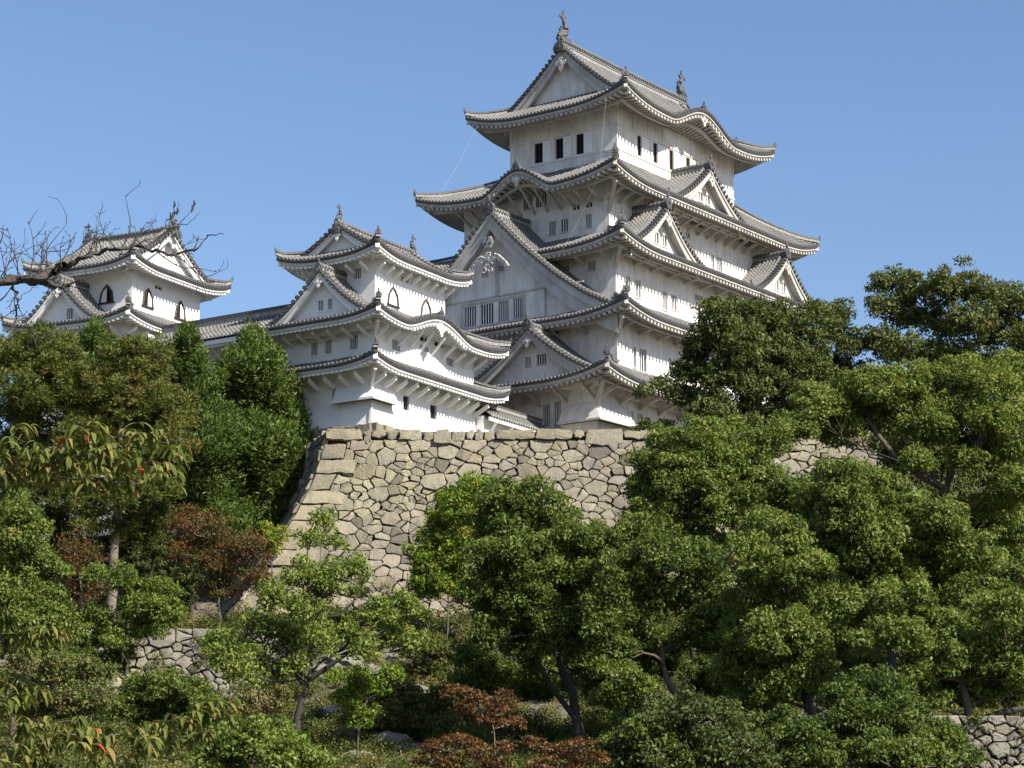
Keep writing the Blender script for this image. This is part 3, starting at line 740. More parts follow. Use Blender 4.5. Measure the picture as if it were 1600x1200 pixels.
# ================================================================== the small keep standing at the rampart corner
FW = Frame(-8.6, 134, 30.5, 4)
wk = empty('castle_turret', FW(0, 0, 22), 'small bright white three storey keep at the rampart corner left of the great keep', 'castle turret', 'small keeps beside the great keep')
j3 = skirt(FW, wk, 'r3', (-5.5, 5.5, -4.02, 4.02), None, (1.5, 1.26), 34.0, 0, .55, Lc=3.4, ridge_axis='x', H=2.25, xv=1.05, gk=.65, trim=PL_NEW, beam=False, oni=.75, raft=.36)
j2 = skirt(FW, wk, 'r2', (-7.58, 7.58, -5.6, 5.6), (-4, 4, -2.76, 2.76), (1.88, 1.65), 29.5, 30.95, .5, Lc=3.4, karas=[('S', -.5, 3.9, 1.0)], corner=(1, 1, 0, 1), trim=PL_NEW, beam=False, oni=.75, raft=.36)
j1 = skirt(FW, wk, 'r1', (-7.7, 7.7, -5.5, 5.5), (-5.7, 5.7, -3.95, 3.95), (1.77, 1.55), 26.6, 27.35, .5, Lc=3.4, corner=(1, 1, 0, 1), trim=PL_NEW, beam=False, oni=.75, raft=.36)
hW = [(-1.63, -1.06, 32.72, 33.44)]; hS = [(-1.17, -.26, 33.05, 33.4)]
PW3, PS3 = box_walls(FW, wk, (-4, 4, -2.76, 2.76), 29.6, 34.2, PL_NEW, hW, hS)
bar_window(wk, PW3, hW[0], 3, trimmat=PL_NEW); bar_window(wk, PS3, hS[0], 4, trimmat=PL_NEW, lintel=False)
def bell_window(root, P, a, z0, w, h, openn=True, flip=1):
    """cusped bell-shaped window with a black lacquered, gilt-studded frame"""
    fr_ = MB(); ax = [(-.50, 0), (-.46, .30), (-.40, .58), (-.28, .70), (-.20, .82), (-.08, .90), (0, 1.0), (.08, .90), (.20, .82), (.28, .70), (.40, .58), (.46, .30), (.50, 0)]
    inner = [P(a + x * w, z0 + y * h, .015) for x, y in ax]
    wn = MB(); wn.face([P(a + x * w * .95, z0 + y * h * .97, -.02) for x, y in ax], DARK if openn else PL_NEW)
    win = wn.build('window', root)
    fr_.tube([P(a + x * w, z0 + y * h, -.05) for x, y in ax], [.075] * 13, WOOD, 5)
    for k in range(1, 12, 2):
        x, y = ax[k]; fr_.disc(P(a + x * w, z0 + y * h, -.11), P(0, 0, -1) - P(0, 0, 0), .05, .04, GOLD, 5)
    fr_.hexa([P(a - .62 * w, z0 - .10, -.12), P(a + .62 * w, z0 - .10, -.12), P(a + .62 * w, z0 - .10, .0), P(a - .62 * w, z0 - .10, .0),
              P(a - .62 * w, z0, -.12), P(a + .62 * w, z0, -.12), P(a + .62 * w, z0, .0), P(a - .62 * w, z0, .0)], WOOD)
    fr_.build('window_frame', win)
    if openn:
        s = MB(); pts = [(0.0, 0), (.42, 0), (.40, .30), (.34, .56), (.24, .66), (.16, .76), (0.0, .86)]
        s.face([P(a - flip * x * w, z0 + y * h, -.045) for x, y in pts], PL_NEW); s.build('shutter', win)
for a in (-2.05, 1.7): bell_window(wk, PS3, a, 31.3, 1.1, 1.15, openn=False)
hW = [(.41, .92, 27.85, 28.68), (-.68, -.15, 27.85, 28.7), (-2.69, -2.09, 27.87, 28.76), (3.2, 3.8, 27.87, 28.7)]
hS = [(-3.76, -2.85, 28.05, 28.7), (-.62, .34, 28.57, 28.95), (2.42, 3.27, 28.2, 28.72), (-.65, .45, 29.2, 29.5), (1.0, 2.05, 29.2, 29.5)]
PW, PS = box_walls(FW, wk, (-5.7, 5.7, -3.95, 3.95), 26.0, 29.95, PL_NEW, hW, hS)
for h in hW: bar_window(wk, PW, h, 3, trimmat=PL_NEW)
for i, h in enumerate(hS): bar_window(wk, PS, h, 4 if i < 3 else 1, trimmat=PL_NEW, lintel=i < 3)
hW = [(-1.36, -.99, 24.6, 25.6), (1.2, 1.6, 24.6, 25.55)]; hS = [(-2.47, -1.78, 24.55, 25.45), (.57, 1.33, 24.5, 25.4)]
PW, PS = box_walls(FW, wk, (-5.93, 5.93, -3.95, 3.95), 22.6, 27.05, PL_NEW, hW, hS, flare=.35)
for h in hW: bar_window(wk, PW, h, 2, trimmat=PL_NEW)
for h in hS: bar_window(wk, PS, h, 3, trimmat=PL_NEW, bars=WOOD)
mb = MB()
for s_, zz in (('c', 0),):
    mb.face([FW(-5.93 - .35, -3.95 - .35, 22.6), FW(-5.93 - .35, -3.95, 22.6), FW(-5.93, -3.95, 24.8)], PL_NEW)
    mb.face([FW(-5.93 - .35, -3.95 - .35, 22.6), FW(-5.93, -3.95 - .35, 22.6), FW(-5.93, -3.95, 24.8)], PL_NEW)
mb.build('wall_corner', wk)
stone_bay(FW, wk, -5.93, -3.95, 2.6, 2.2, 25.7, 24.6, .55, PL_NEW, PL_NEW)
stone_bay(FW, wk, 3.6, -4.1, .01, 2.1, 24.2, 23.5, .4, PL_NEW, PL_NEW)
irimoya_gable(FW, wk, 'W', (-5.5, 5.5, -4.02, 4.02), 2.25, 4.02, 34.0, 1.05, .65, pend=.6, face=PL_NEW, trim=PL_NEW, bd=.42, qoff=.55, scale=.75)
irimoya_gable(FW, wk, 'E', (-5.5, 5.5, -4.02, 4.02), 2.25, 4.02, 34.0, 1.05, .65, pend=.6, face=PL_NEW, trim=PL_NEW, bd=.42, qoff=.55, scale=.75)
top_ridge(wk, FW(-4.5, 0, 36.2), FW(4.5, 0, 36.2), fish=.62, k=.72)
gable(FW, wk, 'W', (-7.58, 7.58, -5.6, 5.6), -.35, 4.1, 32.85, 29.75, 1.4, 3.6, ovh=.6, holes=[(.0, .42, 30.45, 31.1), (-.7, -.35, 30.45, 31.1)], nb=2, pend=.6, bd=.5, face=PL_NEW, trim=PL_NEW, scale=.7)
S, zf, zs, L, Q = j2['S']; kara_crest(wk, S, -.5, 30.5, .05, 2.2, .65); kara_face(wk, S, zf, -.5, 3.9, 29.5, PL_NEW)
braces(wk, j3, 'W', 1.5, .5, .85, 1.15, PL_NEW, w=.12); braces(wk, j3, 'S', 1.26, .5, .85, 1.05, PL_NEW, w=.12)
braces(wk, j2, 'W', 1.88, .7, 1.0, 1.2, PL_NEW, w=.13); braces(wk, j2, 'S', 1.65, .6, 1.1, 1.25, PL_NEW, w=.14)
braces(wk, j1, 'W', 1.77, .6, 1.0, 1.2, PL_NEW, True, w=.14); braces(wk, j1, 'S', 1.55, .5, 1.0, 1.2, PL_NEW, True, w=.14)
for (x, y), ze_ in (((-5.93, -3.95), 26.6), ((-5.7, -3.95), 29.5)): corner_brace(FW, wk, x, y, ze_ - 1.3, ze_ - .4, 1.0, PL_NEW, .17)

# connecting gallery running back from the small keep
cg = empty('gallery', FW(-4, 10, 26), 'long low white gallery with a grey tiled roof linking the two small keeps', 'castle gallery')
t = MB()
cols, pw, nr = rib_cols(3.3, 14.6)
for sg, xr, xe, ze_ in ((-1, -4.0, -7.58, 29.5), (1, -4.0, -.4, 29.5)):
    P = []; UV = []
    for a, h, iu in cols:
        row = []; ur = []
        for j in range(11):
            s = j / 10; z = 31.35 - (31.35 - ze_) * (.62 * (1 - (1 - s) ** 1.5) + .38 * s); row.append(FW(xr + (xe - xr) * s, a, z + h)); ur.append((iu, s * 4))
        P.append(row); UV.append(ur)
    t.grid(P, TILE, UV)
d = -(FW(1, 0, 0) - FW(0, 0, 0)).normalized()
for i in range(nr):
    a = 3.3 + (i + .5) * pw; t.disc(FW(-7.63, a, 29.53), d, .105, .12, CAPL, 7)
t.build('tiled_roof', cg)
t = MB(); t.bar(FW(-4, 3.3, 31.5), FW(-4, 14.6, 31.5), .34, .4, CAPL); t.bar(FW(-4, 3.3, 31.78), FW(-4, 14.6, 31.78), .4, .14, TILE)
for i in range(36): t.disc(FW(-4.22, 3.4 + i * .31, 31.68), d, .08, .1, CAP, 6)
t.build('ridge', cg)
t = MB(); t.bar(FW(-7.42, 5.3, 29.22), FW(-7.42, 14.6, 29.22), .12, .28, PL_NEW); t.bar(FW(-7.2, 5.3, 29.02), FW(-7.2, 14.6, 29.02), .2, .12, PL_NEW)
t.face([FW(-7.4, 5.3, 29.1), FW(-7.4, 14.6, 29.1), FW(-5.6, 14.6, 29.6), FW(-5.6, 5.3, 29.6)], PL_NEW)
t.build('eave', cg)
t = MB(); hole_wall(t, FW, 'W', -5.7, 3.9, 14.6, 22, 29.8, [(7.0, 7.6, 27.9, 28.7), (11, 11.6, 27.9, 28.7)], PL_NEW); hole_wall(t, FW, 'E', -1.5, 3.9, 14.6, 22, 29.8, (), PL_NEW)
hole_wall(t, FW, 'N', 14.6, -5.7, -1.5, 22, 31.0, (), PL_NEW); t.build('wall', cg)
PG = lambda a, z, q=0: FW(-5.7 + q, a, z)
for h in ((7.0, 7.6, 27.9, 28.7), (11, 11.6, 27.9, 28.7)): bar_window(cg, PG, h, 3, trimmat=PL_NEW)
for i in range(9):
    a = 5.9 + i * 1.0; m_ = MB(); m_.bar(FW(-5.75, a, 28.3), FW(-6.9, a, 29.0), .12, .18, PL_NEW); m_.build('brace', cg)

# ================================================================== the small keep further back on the left
K = .9
FI = Frame(-26.3, 145, 28)
ik = empty('castle_turret', FI(0, 0, 22), 'small white keep rising behind the cedars at left with black bell shaped windows', 'castle turret', 'small keeps beside the great keep')
rI = (-5.5, 5.5, -4.65, 4.65)
k3 = skirt(FI, ik, 'r', rI, None, (1.75, 1.37), 36.15, 0, .55, Lc=3.6, ridge_axis='y', H=3.35, xv=1.0, gk=.65, trim=PL_NEW, beam=False, oni=.8, raft=.36)
PW, PS = box_walls(FI, ik, (-3.75, 3.75, -3.28, 3.28), 32.2, 36.4, PL_NEW, (), [(-1.3, -.5, 35.25, 35.5)])
bar_window(ik, PS, (-1.3, -.5, 35.25, 35.5), 1, lintel=False)
bell_window(ik, PW, -1.18, 34.0, 1.05, 1.2, True, -1); bell_window(ik, PW, 2.0, 34.0, 1.05, 1.2, True, -1)
bell_window(ik, PS, -2.1, 33.85, 1.05, 1.2, True, -1); bell_window(ik, PS, 1.5, 33.75, 1.05, 1.2, True, -1)
zr = 36.15 + 3.35 + .05; ww = 5.5 - 1.0 + .3; Gk = lambda t_: .65 * t_ + .35 * t_ * t_
for s_ in 'SN':
    gable(FI, ik, s_, rI, 0, ww, zr, 36.15 + 3.35 * Gk(1.0 / 5.5), 1.55, 2.8, ovh=.55, g=lambda s: 3.35 - 3.35 * Gk(1 - s * ww / 5.5), ridge=False, face=PL_NEW, trim=PL_NEW, bd=.55, pend=.75, scale=.8)
top_ridge(ik, FI(0, -4.0, 39.45), FI(0, 4.0, 39.45), fish=.65, k=.75)
rI2 = (-7.6, 7.6, -6.0, 4.4)
k2 = skirt(FI, ik, 'r2', rI2, (-3.75, 3.75, -3.28, 3.28), (1.6, 1.4), 31.9, 33.3, .5, Lc=3.6, trim=PL_NEW, beam=False, oni=.8, raft=.36)
gable(FI, ik, 'W', rI2, .5, 3.7, 35.0, 31.9, 1.35, 3.85, ovh=.6, holes=[(-.95, -.4, 32.45, 33.2)], nb=3, pend=.65, bd=.5, face=PL_NEW, trim=PL_NEW, scale=.75)
PW, PS = box_walls(FI, ik, (-6, 6, -4.6, 3.2), 18, 32.3, PL_NEW)
braces(ik, k2, 'S', 1.4, .5, .9, 1.2, PL_NEW, w=.13); braces(ik, k2, 'W', 1.6, .6, .9, 1.2, PL_NEW, w=.13)

# ================================================================== low roofed wall between the small keep and the great keep
lw = empty('roofed_wall', FW(11, -4.4, 22), 'low white wall with a small tiled roof between the small keep and the great keep', 'wall')
t = MB(); cols, pw, nr = rib_cols(6.0, 17.6)
for y_e in (-5.15, -3.25):
    P = []; UV = []
    for a, h, iu in cols:
        row = []; ur = []
        for j in range(6): s = j / 5; row.append(FW(a, -4.2 + (y_e + 4.2) * s, 26.15 - .72 * s + h)); ur.append((iu, s * 1.5))
        P.append(row); UV.append(ur)
    t.grid(P, TILE, UV)
d = -(FW(0, 1, 0) - FW(0, 0, 0)).normalized()
for i in range(nr): t.disc(FW(6.0 + (i + .5) * pw, -5.2, 25.47), d, .105, .12, CAPL, 7)
t.bar(FW(6.0, -4.2, 26.3), FW(17.6, -4.2, 26.3), .3, .22, CAPL); t.bar(FW(6.0, -4.2, 26.46), FW(17.6, -4.2, 26.46), .34, .12, TILE)
t.build('tiled_roof', lw)
t = MB(); t.bar(FW(6.0, -5.0, 25.25), FW(17.6, -5.0, 25.25), .14, .24, PL_NEW)
t.face([FW(6.0, -5.0, 25.15), FW(17.6, -5.0, 25.15), FW(17.6, -4.45, 25.3), FW(6, -4.45, 25.3)], PL_NEW); t.build('eave', lw)
t = MB(); t.hexa([FW(x, y, z) for z in (22.0, 25.5) for x, y in ((6.0, -4.5), (17.6, -4.5), (17.6, -3.95), (6.0, -3.95))], PL_NEW); t.build('wall', lw)
for i in range(6):
    a = 6.9 + i * 2.0; m_ = MB(); m_.bar(FW(a, -4.5, 24.6), FW(a, -5.0, 25.15), .13, .16, PL_NEW); m_.build('brace', lw)

# lightning cables hanging from the eaves of the great keep
def cable(pts, label, r=.006):
    mb = MB(); out_p = []
    for a, b in zip(pts[:-1], pts[1:]):
        a, b = Vector(a), Vector(b)
        for i in range(6): t_ = i / 6; out_p.append(a.lerp(b, t_) - Vector((0, 0, .35 * 4 * t_ * (1 - t_))))
    out_p.append(Vector(pts[-1])); mb.tube(out_p, [r] * len(out_p), WIRE, 4)
    tag(mb.build('cable', None), label, 'cable', 'lightning cables on the great keep')
cable([FM(-10.75, -5.6, 50.7), FM(-14.65, -7.5, 43.6), FM(-15.75, -5.0, 38.2)], 'thin pale cable crossing the shaded faces near the corner of the great keep')
cable([FM(-10.7, 6.0, 50.8), FM(-14.7, 7.2, 43.8), FM(-15.7, 9.3, 39.0)], 'thin pale cable hanging against the sky at the left of the great keep')
cable([FM(10.0, -7.3, 51.0), FM(14.3, -8.0, 44.2)], 'thin cable hanging against the sky at the right of the great keep')

# ================================================================== terrain
def sstep(a, b, x): t = np.clip((x - a) / (b - a), 0, 1); return t * t * (3 - 2 * t)
def height(X, Y):
    X = np.asarray(X, float); Y = np.asarray(Y, float)
    h = -1.6 + 0 * X
    h = np.interp(Y, [-50, 34, 60, 80, 92, 101, 108, 115.5, 119, 126], [-1.6, -1.6, -.6, 1.2, 2.0, 4.6, 7.5, 10.3, 10.6, 10.6]) + 0 * X
    left = 1 - sstep(-14, -9, X)            # left of the rampart the ledge is level and the hill climbs behind it
    hl = np.interp(Y, [-50, 34, 60, 80, 94, 111.4, 112.4, 121, 131, 150, 170, 400], [-1.6, -1.6, -.4, 1.3, 2.2, 5.6, 9.55, 10.2, 13.5, 21.0, 22, 18]) + 0 * X
    h = h * (1 - left) + hl * left
    plat = sstep(-12.5, -11.2, X + (Y - 124) * .42) * sstep(123.8, 125.4, Y) * (1 - sstep(215, 240, Y)) * (1 - sstep(70, 90, X))
    h = h * (1 - plat) + 21.75 * plat
    back = sstep(230, 300, Y); h = h * (1 - back) + 8 * back
    return h
def vnoise(X, Y, k):
    return np.array([mnoise.noise(Vector((x * k, y * k, 3.7))) for x, y in zip(np.ravel(X), np.ravel(Y))]).reshape(np.shape(X))
xs = np.concatenate([np.arange(-400, -60, 20), np.arange(-60, 70, 1.0), np.arange(70, 420, 20)]); ys = np.concatenate([np.arange(-60, 40, 10), np.arange(40, 160, 1.0), np.arange(160, 400, 12), np.array([500, 800, 1500, 3000])])
GX, GY = np.meshgrid(xs, ys, indexing='ij')
GZ = height(GX, GY) + vnoise(GX, GY, .22) * .35 * (GY > 35) * (GY < 123) + vnoise(GX, GY, .06) * .8 * (GY > 40) * (GY < 112) + vnoise(GX, GY, .55) * .55 * (GY > 93) * (GY < 118) * (GX > -12)
def ground_z(x, y): return float(height(x, y)) + float(mnoise.noise(Vector((x * .22, y * .22, 3.7)))) * .35 * (35 < y < 123) + float(mnoise.noise(Vector((x * .06, y * .06, 3.7)))) * .8 * (40 < y < 112) + float(mnoise.noise(Vector((x * .55, y * .55, 3.7)))) * .55 * (93 < y < 118) * (x > -12)
g, t, b = newmat('hillside_soil')
n1 = noise_tex(t, .5, 8, .7, geo_pos(t)); n2 = noise_tex(t, 3, 6, .7, geo_pos(t))
c = mixc(t, ramp(t, n1, [(.35, (0, 0, 0)), (.65, (1, 1, 1))]), (.075, .062, .035), (.05, .065, .022))
c = mixc(t, ramp(t, n2, [(.42, (0, 0, 0)), (.62, (1, 1, 1))]), c, (.20, .175, .13)); c = mixc(t, ramp(t, noise_tex(t, 1.4, 7, .8, geo_pos(t), .8), [(.5, (0, 0, 0)), (.6, (.9,) * 3)]), c, (.27, .25, .21))
t.links.new(c, b.inputs['Base Color']); b.inputs['Roughness'].default_value = .95; bump(t, b, n2, .3)
mb = MB(); mb.grid([[(GX[i, j], GY[i, j], GZ[i, j]) for j in range(len(ys))] for i in range(len(xs))], g)
tag(mb.build('ground', None, smooth=True), kind='structure')

# ================================================================== dry stone walls, every stone a bulging block
def voronoi_cells(sites, bounds, wgt=None, zk=1.35):
    """clip the bounds by the bisectors with near neighbours; power-diagram weights"""
    S_ = np.array(sites) * np.array([1, zk]); bounds = (bounds[0], bounds[1], bounds[2] * zk, bounds[3] * zk); cells = []; wgt = np.zeros(len(S_)) if wgt is None else np.array(wgt)
    x0, x1, z0, z1 = bounds
    for i, p in enumerate(S_):
        d = np.hypot(*(S_ - p).T); idx = np.argsort(d)[1:40]
        poly = [(x0, z0), (x1, z0), (x1, z1), (x0, z1)]
        for j in idx:
            q = S_[j]; dx, dz = q - p; cst = (q @ q - p @ p - wgt[j] + wgt[i]) / 2
            new = []
            for k in range(len(poly)):
                a, b_ = poly[k], poly[(k + 1) % len(poly)]; fa = a[0] * dx + a[1] * dz - cst; fb = b_[0] * dx + b_[1] * dz - cst
                if fa <= 0: new.append(a)
                if fa * fb < 0:
                    tt = fa / (fa - fb); new.append((a[0] + (b_[0] - a[0]) * tt, a[1] + (b_[1] - a[1]) * tt))
            poly = new
            if len(poly) < 3: break
        if len(poly) >= 3: cells.append([(a, b_ / zk) for a, b_ in poly])
        else: cells.append(None)
    return cells

class StoneWall:
    """stones laid on a surface given by surf(s, h) -> point, h measured down from the top"""
    def __init__(s, surf, rng): s.surf = surf; s.rng = rng; s.v = []; s.f = []; s.col = []
    def stone(s, poly, relief=.22, gap=.035, tint=None):
        rng = s.rng; P = np.array(poly); c = P.mean(0)
        per = P[np.r_[1:len(P), 0]] - P
        # subdivide edges and round the corners
        Q = []
        n = len(P)
        for i in range(n):
            a, b_ = P[i], P[(i + 1) % n]; L = np.hypot(*(b_ - a))
            if L < .06: continue
            m_ = max(1, int(L / .35)); cut = min(.05, L * .12)
            d = (b_ - a) / L
            for k in range(m_ + 1): Q.append(a + d * (cut + (L - 2 * cut) * k / m_))
        if len(Q) < 5: return
        Q = np.array(Q); R_ = np.hypot(*(Q - c).T); sz = R_.mean()
        jit = np.array([rng.gauss(.006, .035) for _ in Q])
        tilt = (rng.gauss(0, .09), rng.gauss(0, .09)); base = rng.gauss(0, .045) + min(.06, sz * .07); relief = relief * min(1, .4 + sz)
        rings = []
        for inset, out_ in ((gap, -.25), (gap, relief * .55), (gap + .045, relief * .88), (.5 * sz + .05, relief * 1.0)):
            k = np.clip(1 - (inset + jit * (inset < .3)) / np.maximum(R_, .05), .05, 1); pts = c + (Q - c) * k[:, None]
            rings.append([(p[0], p[1], (base if out_ > 0 else 0) + out_ + (tilt[0] * (p[0] - c[0]) + tilt[1] * (p[1] - c[1]) + (rng.gauss(0, .014) if inset < .2 else 0) if out_ > 0 else 0)) for p in pts])
        i0 = len(s.v); m_ = len(Q)
        for ring_ in rings:
            for a, h, o in ring_: s.v.append(s.surf(a, h, o))
        s.v.append(s.surf(c[0], c[1], base + relief * 1.02))
        tv = tint if tint is not None else (lambda g_: (g_ * rng.uniform(.97, 1.04), g_, g_ * rng.uniform(.88, 1.04)))(rng.uniform(.82, 1.15) * (rng.random() < .06 and .55 or 1))
        for r_ in range(3):
            for k in range(m_):
                s.f.append((i0 + r_ * m_ + k, i0 + r_ * m_ + (k + 1) % m_, i0 + (r_ + 1) * m_ + (k + 1) % m_, i0 + (r_ + 1) * m_ + k)); s.col.append(tv)
        for k in range(m_): s.f.append((i0 + 3 * m_ + k, i0 + 3 * m_ + (k + 1) % m_, i0 + 4 * m_)); s.col.append(tv)
    def build(s, name, mat, parent=None):
        me = bpy.data.meshes.new(name); L = Vector(parent.location) if parent else Vector((0, 0, 0))
        me.from_pydata([(p[0] - L[0], p[1] - L[1], p[2] - L[2]) for p in s.v], [], s.f); me.materials.append(mat)
        ca = me.color_attributes.new('Tint', 'FLOAT_COLOR', 'CORNER')
        cols = np.array([(*c, 1.0) for f, c in zip(s.f, s.col) for _ in f], dtype=np.float32).ravel(); ca.data.foreach_set('color', cols)
        me.update(); o = bpy.data.objects.new(name, me); C.objects.link(o)
        if parent: o.parent = parent
        return o
def scatter_sites(rng, x0, x1, z0, z1, big, small, n_try, pfree=.8, inside=None):
    sites = []; rad = []
    def ok(x, z, r, pfree):
        for (a, b_), q in zip(sites, rad):
            if (a - x) ** 2 + ((b_ - z) * 1.25) ** 2 < ((r + q) * pfree) ** 2: return False
        return True
    for r0, r1, n, pfree in ((big * 1.2, big * 1.7, n_try // 12, pfree * 1.25), (big * .65, big, n_try // 3, pfree * 1.12), (small, small * 1.7, n_try, .66)):
        for _ in range(n):
            x, z, r = rng.uniform(x0, x1), rng.uniform(z0, z1), rng.uniform(r0, r1)
            if inside and not inside(x, z): continue
            if ok(x, z, r, pfree): sites.append((x, z)); rad.append(r)
    return sites, [r * r * .38 for r in rad]

# the rampart: front face looks at the viewer, leaning back as it rises, its left corner sweeping outward at the foot
ZT, YT = 22.05, 123.0
HPTS = [0, 2.56, 4.04, 5.95, 6.72, 11.6, 13.5]; XL = [-10.66, -11.13, -11.70, -12.62, -13.05, -15.6, -16.7]
def xleft(h): return float(np.interp(h, HPTS, XL))
def batter(h): return 3.9 * (h / 11.6) ** 1.25 if h > 0 else 0
def front(s_, h, o=0.0): return (s_, YT - batter(h) - o, ZT - h)
rng = random.Random(5)
ramp_o = empty('stone_rampart', (4, 123, 10), 'high rampart of irregular tan stones below the white castle', 'stone rampart')
SW = StoneWall(front, rng)
inside = lambda x, z: x > xleft(z) + 1.6 or z < .4
HB = 12.6
sites, wg = scatter_sites(rng, -16.5, 36, .62, HB, .60, .19, 6500, .74, lambda x, z: x > xleft(z) + .9)
top = []; x = -10.75
while x < 36:                                          # capping course of long flat stones
    w_ = rng.uniform(.9, 2.3) if rng.random() < .6 else rng.uniform(.4, .9); top.append((x, x + w_, rng.uniform(.5, .95))); x += w_
cells = voronoi_cells(sites, (-18, 38, .55, HB + .4), wg)
def clip(poly, fn):                                    # keep the part where fn >= 0
    out_ = []
    for k in range(len(poly)):
        a, b_ = poly[k], poly[(k + 1) % len(poly)]; fa, fb = fn(a), fn(b_)
        if fa >= 0: out_.append(a)
        if fa * fb < 0: tt = fa / (fa - fb); out_.append((a[0] + (b_[0] - a[0]) * tt, a[1] + (b_[1] - a[1]) * tt))
    return out_
quoins = []; h = .80; k = 0
while h < HB:                                          # squared corner stones, long and short in turn
    hh = rng.uniform(.72, 1.02); w_ = rng.uniform(1.9, 2.7) if k % 2 else rng.uniform(1.0, 1.5); quoins.append((h, h + hh, w_)); h += hh; k += 1
def qwidth(z):
    for a, b_, w_ in quoins:
        if a <= z < b_: return w_
    return 1.3
for p in cells:
    if not p: continue
    zc = sum(q[1] for q in p) / len(p); lim = min(qwidth(zc), qwidth(max(p, key=lambda q: q[1])[1]), qwidth(min(p, key=lambda q: q[1])[1]))
    p = clip(p, lambda q: q[0] - (xleft(q[1]) + lim)); 
    if len(p) >= 3:
        a = 0
        for i in range(len(p)): j = (i + 1) % len(p); a += p[i][0] * p[j][1] - p[j][0] * p[i][1]
        if abs(a) / 2 > .02: SW.stone(p, relief=.15, gap=.013)
for a, b_, d_ in top: SW.stone([(a, .12), (a + .14, -.05 + rng.uniform(-.1, .06)), (b_ - .14, -.05 + rng.uniform(-.1, .06)), (b_, .1), (b_ + rng.gauss(0, .05), d_ - .16), ((a + b_) / 2, d_ - .02), (a + rng.gauss(0, .05), d_ - .14)], .22, .03, )
for a, b_, w_ in quoins:
    SW.stone([(xleft(a), a), (xleft(a) + w_, a), (xleft(b_) + w_ + rng.gauss(0, .1), b_), (xleft(b_), b_)], .25, .02, tint=(1.0, .98, .92))
# plinth stones under the corner of the small keep
SW.build('stones', STONE, ramp_o)
# left return face, running back into the hill
def leftf(s_, h, o=0.0): return (xleft(h) - s_ * .28 - o * .95, YT - batter(h) + s_ * .96 - o * .28, ZT - h)
SL = StoneWall(leftf, rng); sites, wg = scatter_sites(rng, .2, 12, 0, HB, .5, .2, 900, .8); 
for p in voronoi_cells(sites, (0, 12, -.05, HB), wg):
    if p: SL.stone(p, .14, .015)
SL.build('return_face', STONE, ramp_o)
mb = MB()
H_ = [0, 1, 2, 3, 4, 5, 6, 7, 8, 9, 10, 11, 12, 13]
mb.grid([[front(xleft(h_) + .25, h_, -.28), front(38, h_, -.28)] for h_ in H_], GAP)
mb.grid([[leftf(0.05, h_, -.25), leftf(12, h_, -.25)] for h_ in H_], GAP)
mb.face([front(-10.4, .3, -.28), front(38, .3, -.28), (38, 128, ZT - .05), (-12, 128, ZT - .05)], GAP)
mb.build('wall_core', ramp_o)
# plinth of the small keep
pl = StoneWall(lambda s_, h, o=0: tuple(FW(-6.35 + s_, -4.35 - o, 23.15 - h)), rng)
x = 0
while x < 12.5: w_ = rng.uniform(.8, 1.6); pl.stone([(x, 0), (x + w_, 0), (x + w_, 1.3), (x, 1.3)], .1, .02); x += w_
pw_ = StoneWall(lambda s_, h, o=0: tuple(FW(-6.35 - o, -4.35 + s_, 23.1 - h)), rng); x = 0
while x < 12.5: w_ = rng.uniform(.7, 1.3); pw_.stone([(x, 0), (x + w_, 0), (x + w_, 1.3), (x, 1.3)], .1, .02); x += w_
pl.build('plinth', STONE, wk); pw_.build('plinth', STONE, wk)

# lower retaining wall on the left, of big pale rocks
lwall = empty('retaining_wall', (-18, 111.5, 6), 'low retaining wall of large pale rocks at the left below the trees', 'stone wall')
SR = StoneWall(lambda s_, h, o=0: (s_, 111.9 - h * .35 - o, 9.75 - h), rng)
sites, wg = scatter_sites(rng, -32, -12.2, 0, 4.6, .72, .18, 900, .8)
for p in voronoi_cells(sites, (-32.5, -12, 0, 4.8), wg):
    if p: SR.stone(p, .38, .01)
SR.build('stones', STONE_G, lwall)
mb = MB(); mb.face([(-32.5, 112.0, 9.7), (-12, 112.0, 9.7), (-12, 110.5, 5), (-32.5, 110.5, 5)], SOIL); mb.build('wall_core', lwall)
# stone wall at the bottom right
rwall = empty('stone_wall', (14, 68, 1), 'rounded grey stones of the low wall at the bottom right under the trees', 'stone wall')
SR = StoneWall(lambda s_, h, o=0: (s_, 72 - h * .25 - o + .1 * (s_ - 14), 3.45 - h), rng)
sites, wg = scatter_sites(rng, 4.2, 26, 0, 4.2, .33, .13, 1800, .78)
for p in voronoi_cells(sites, (4, 26.5, 0, 4.4), wg):
    if p: SR.stone(p, .26, .012)
SR.build('stones', STONE_G, rwall)
mb = MB(); mb.face([(4, 71.05, 3.2), (27, 73.4, 3.2), (27, 72.5, -1), (4, 70.2, -1)], SOIL); mb.face([(4, 71.05, 3.2), (27, 73.4, 3.2), (27, 76, 3.3), (4, 76, 3.3)], GAP); mb.build('wall_core', rwall)

def ground_hit(px, py):
    d = ray(px, py)
    for i in range(1200):
        y = 45 + i * .07; p = d * (y / d[1])
        if p[2] <= ground_z(p[0], y): return p[0], y
    return p[0], 110
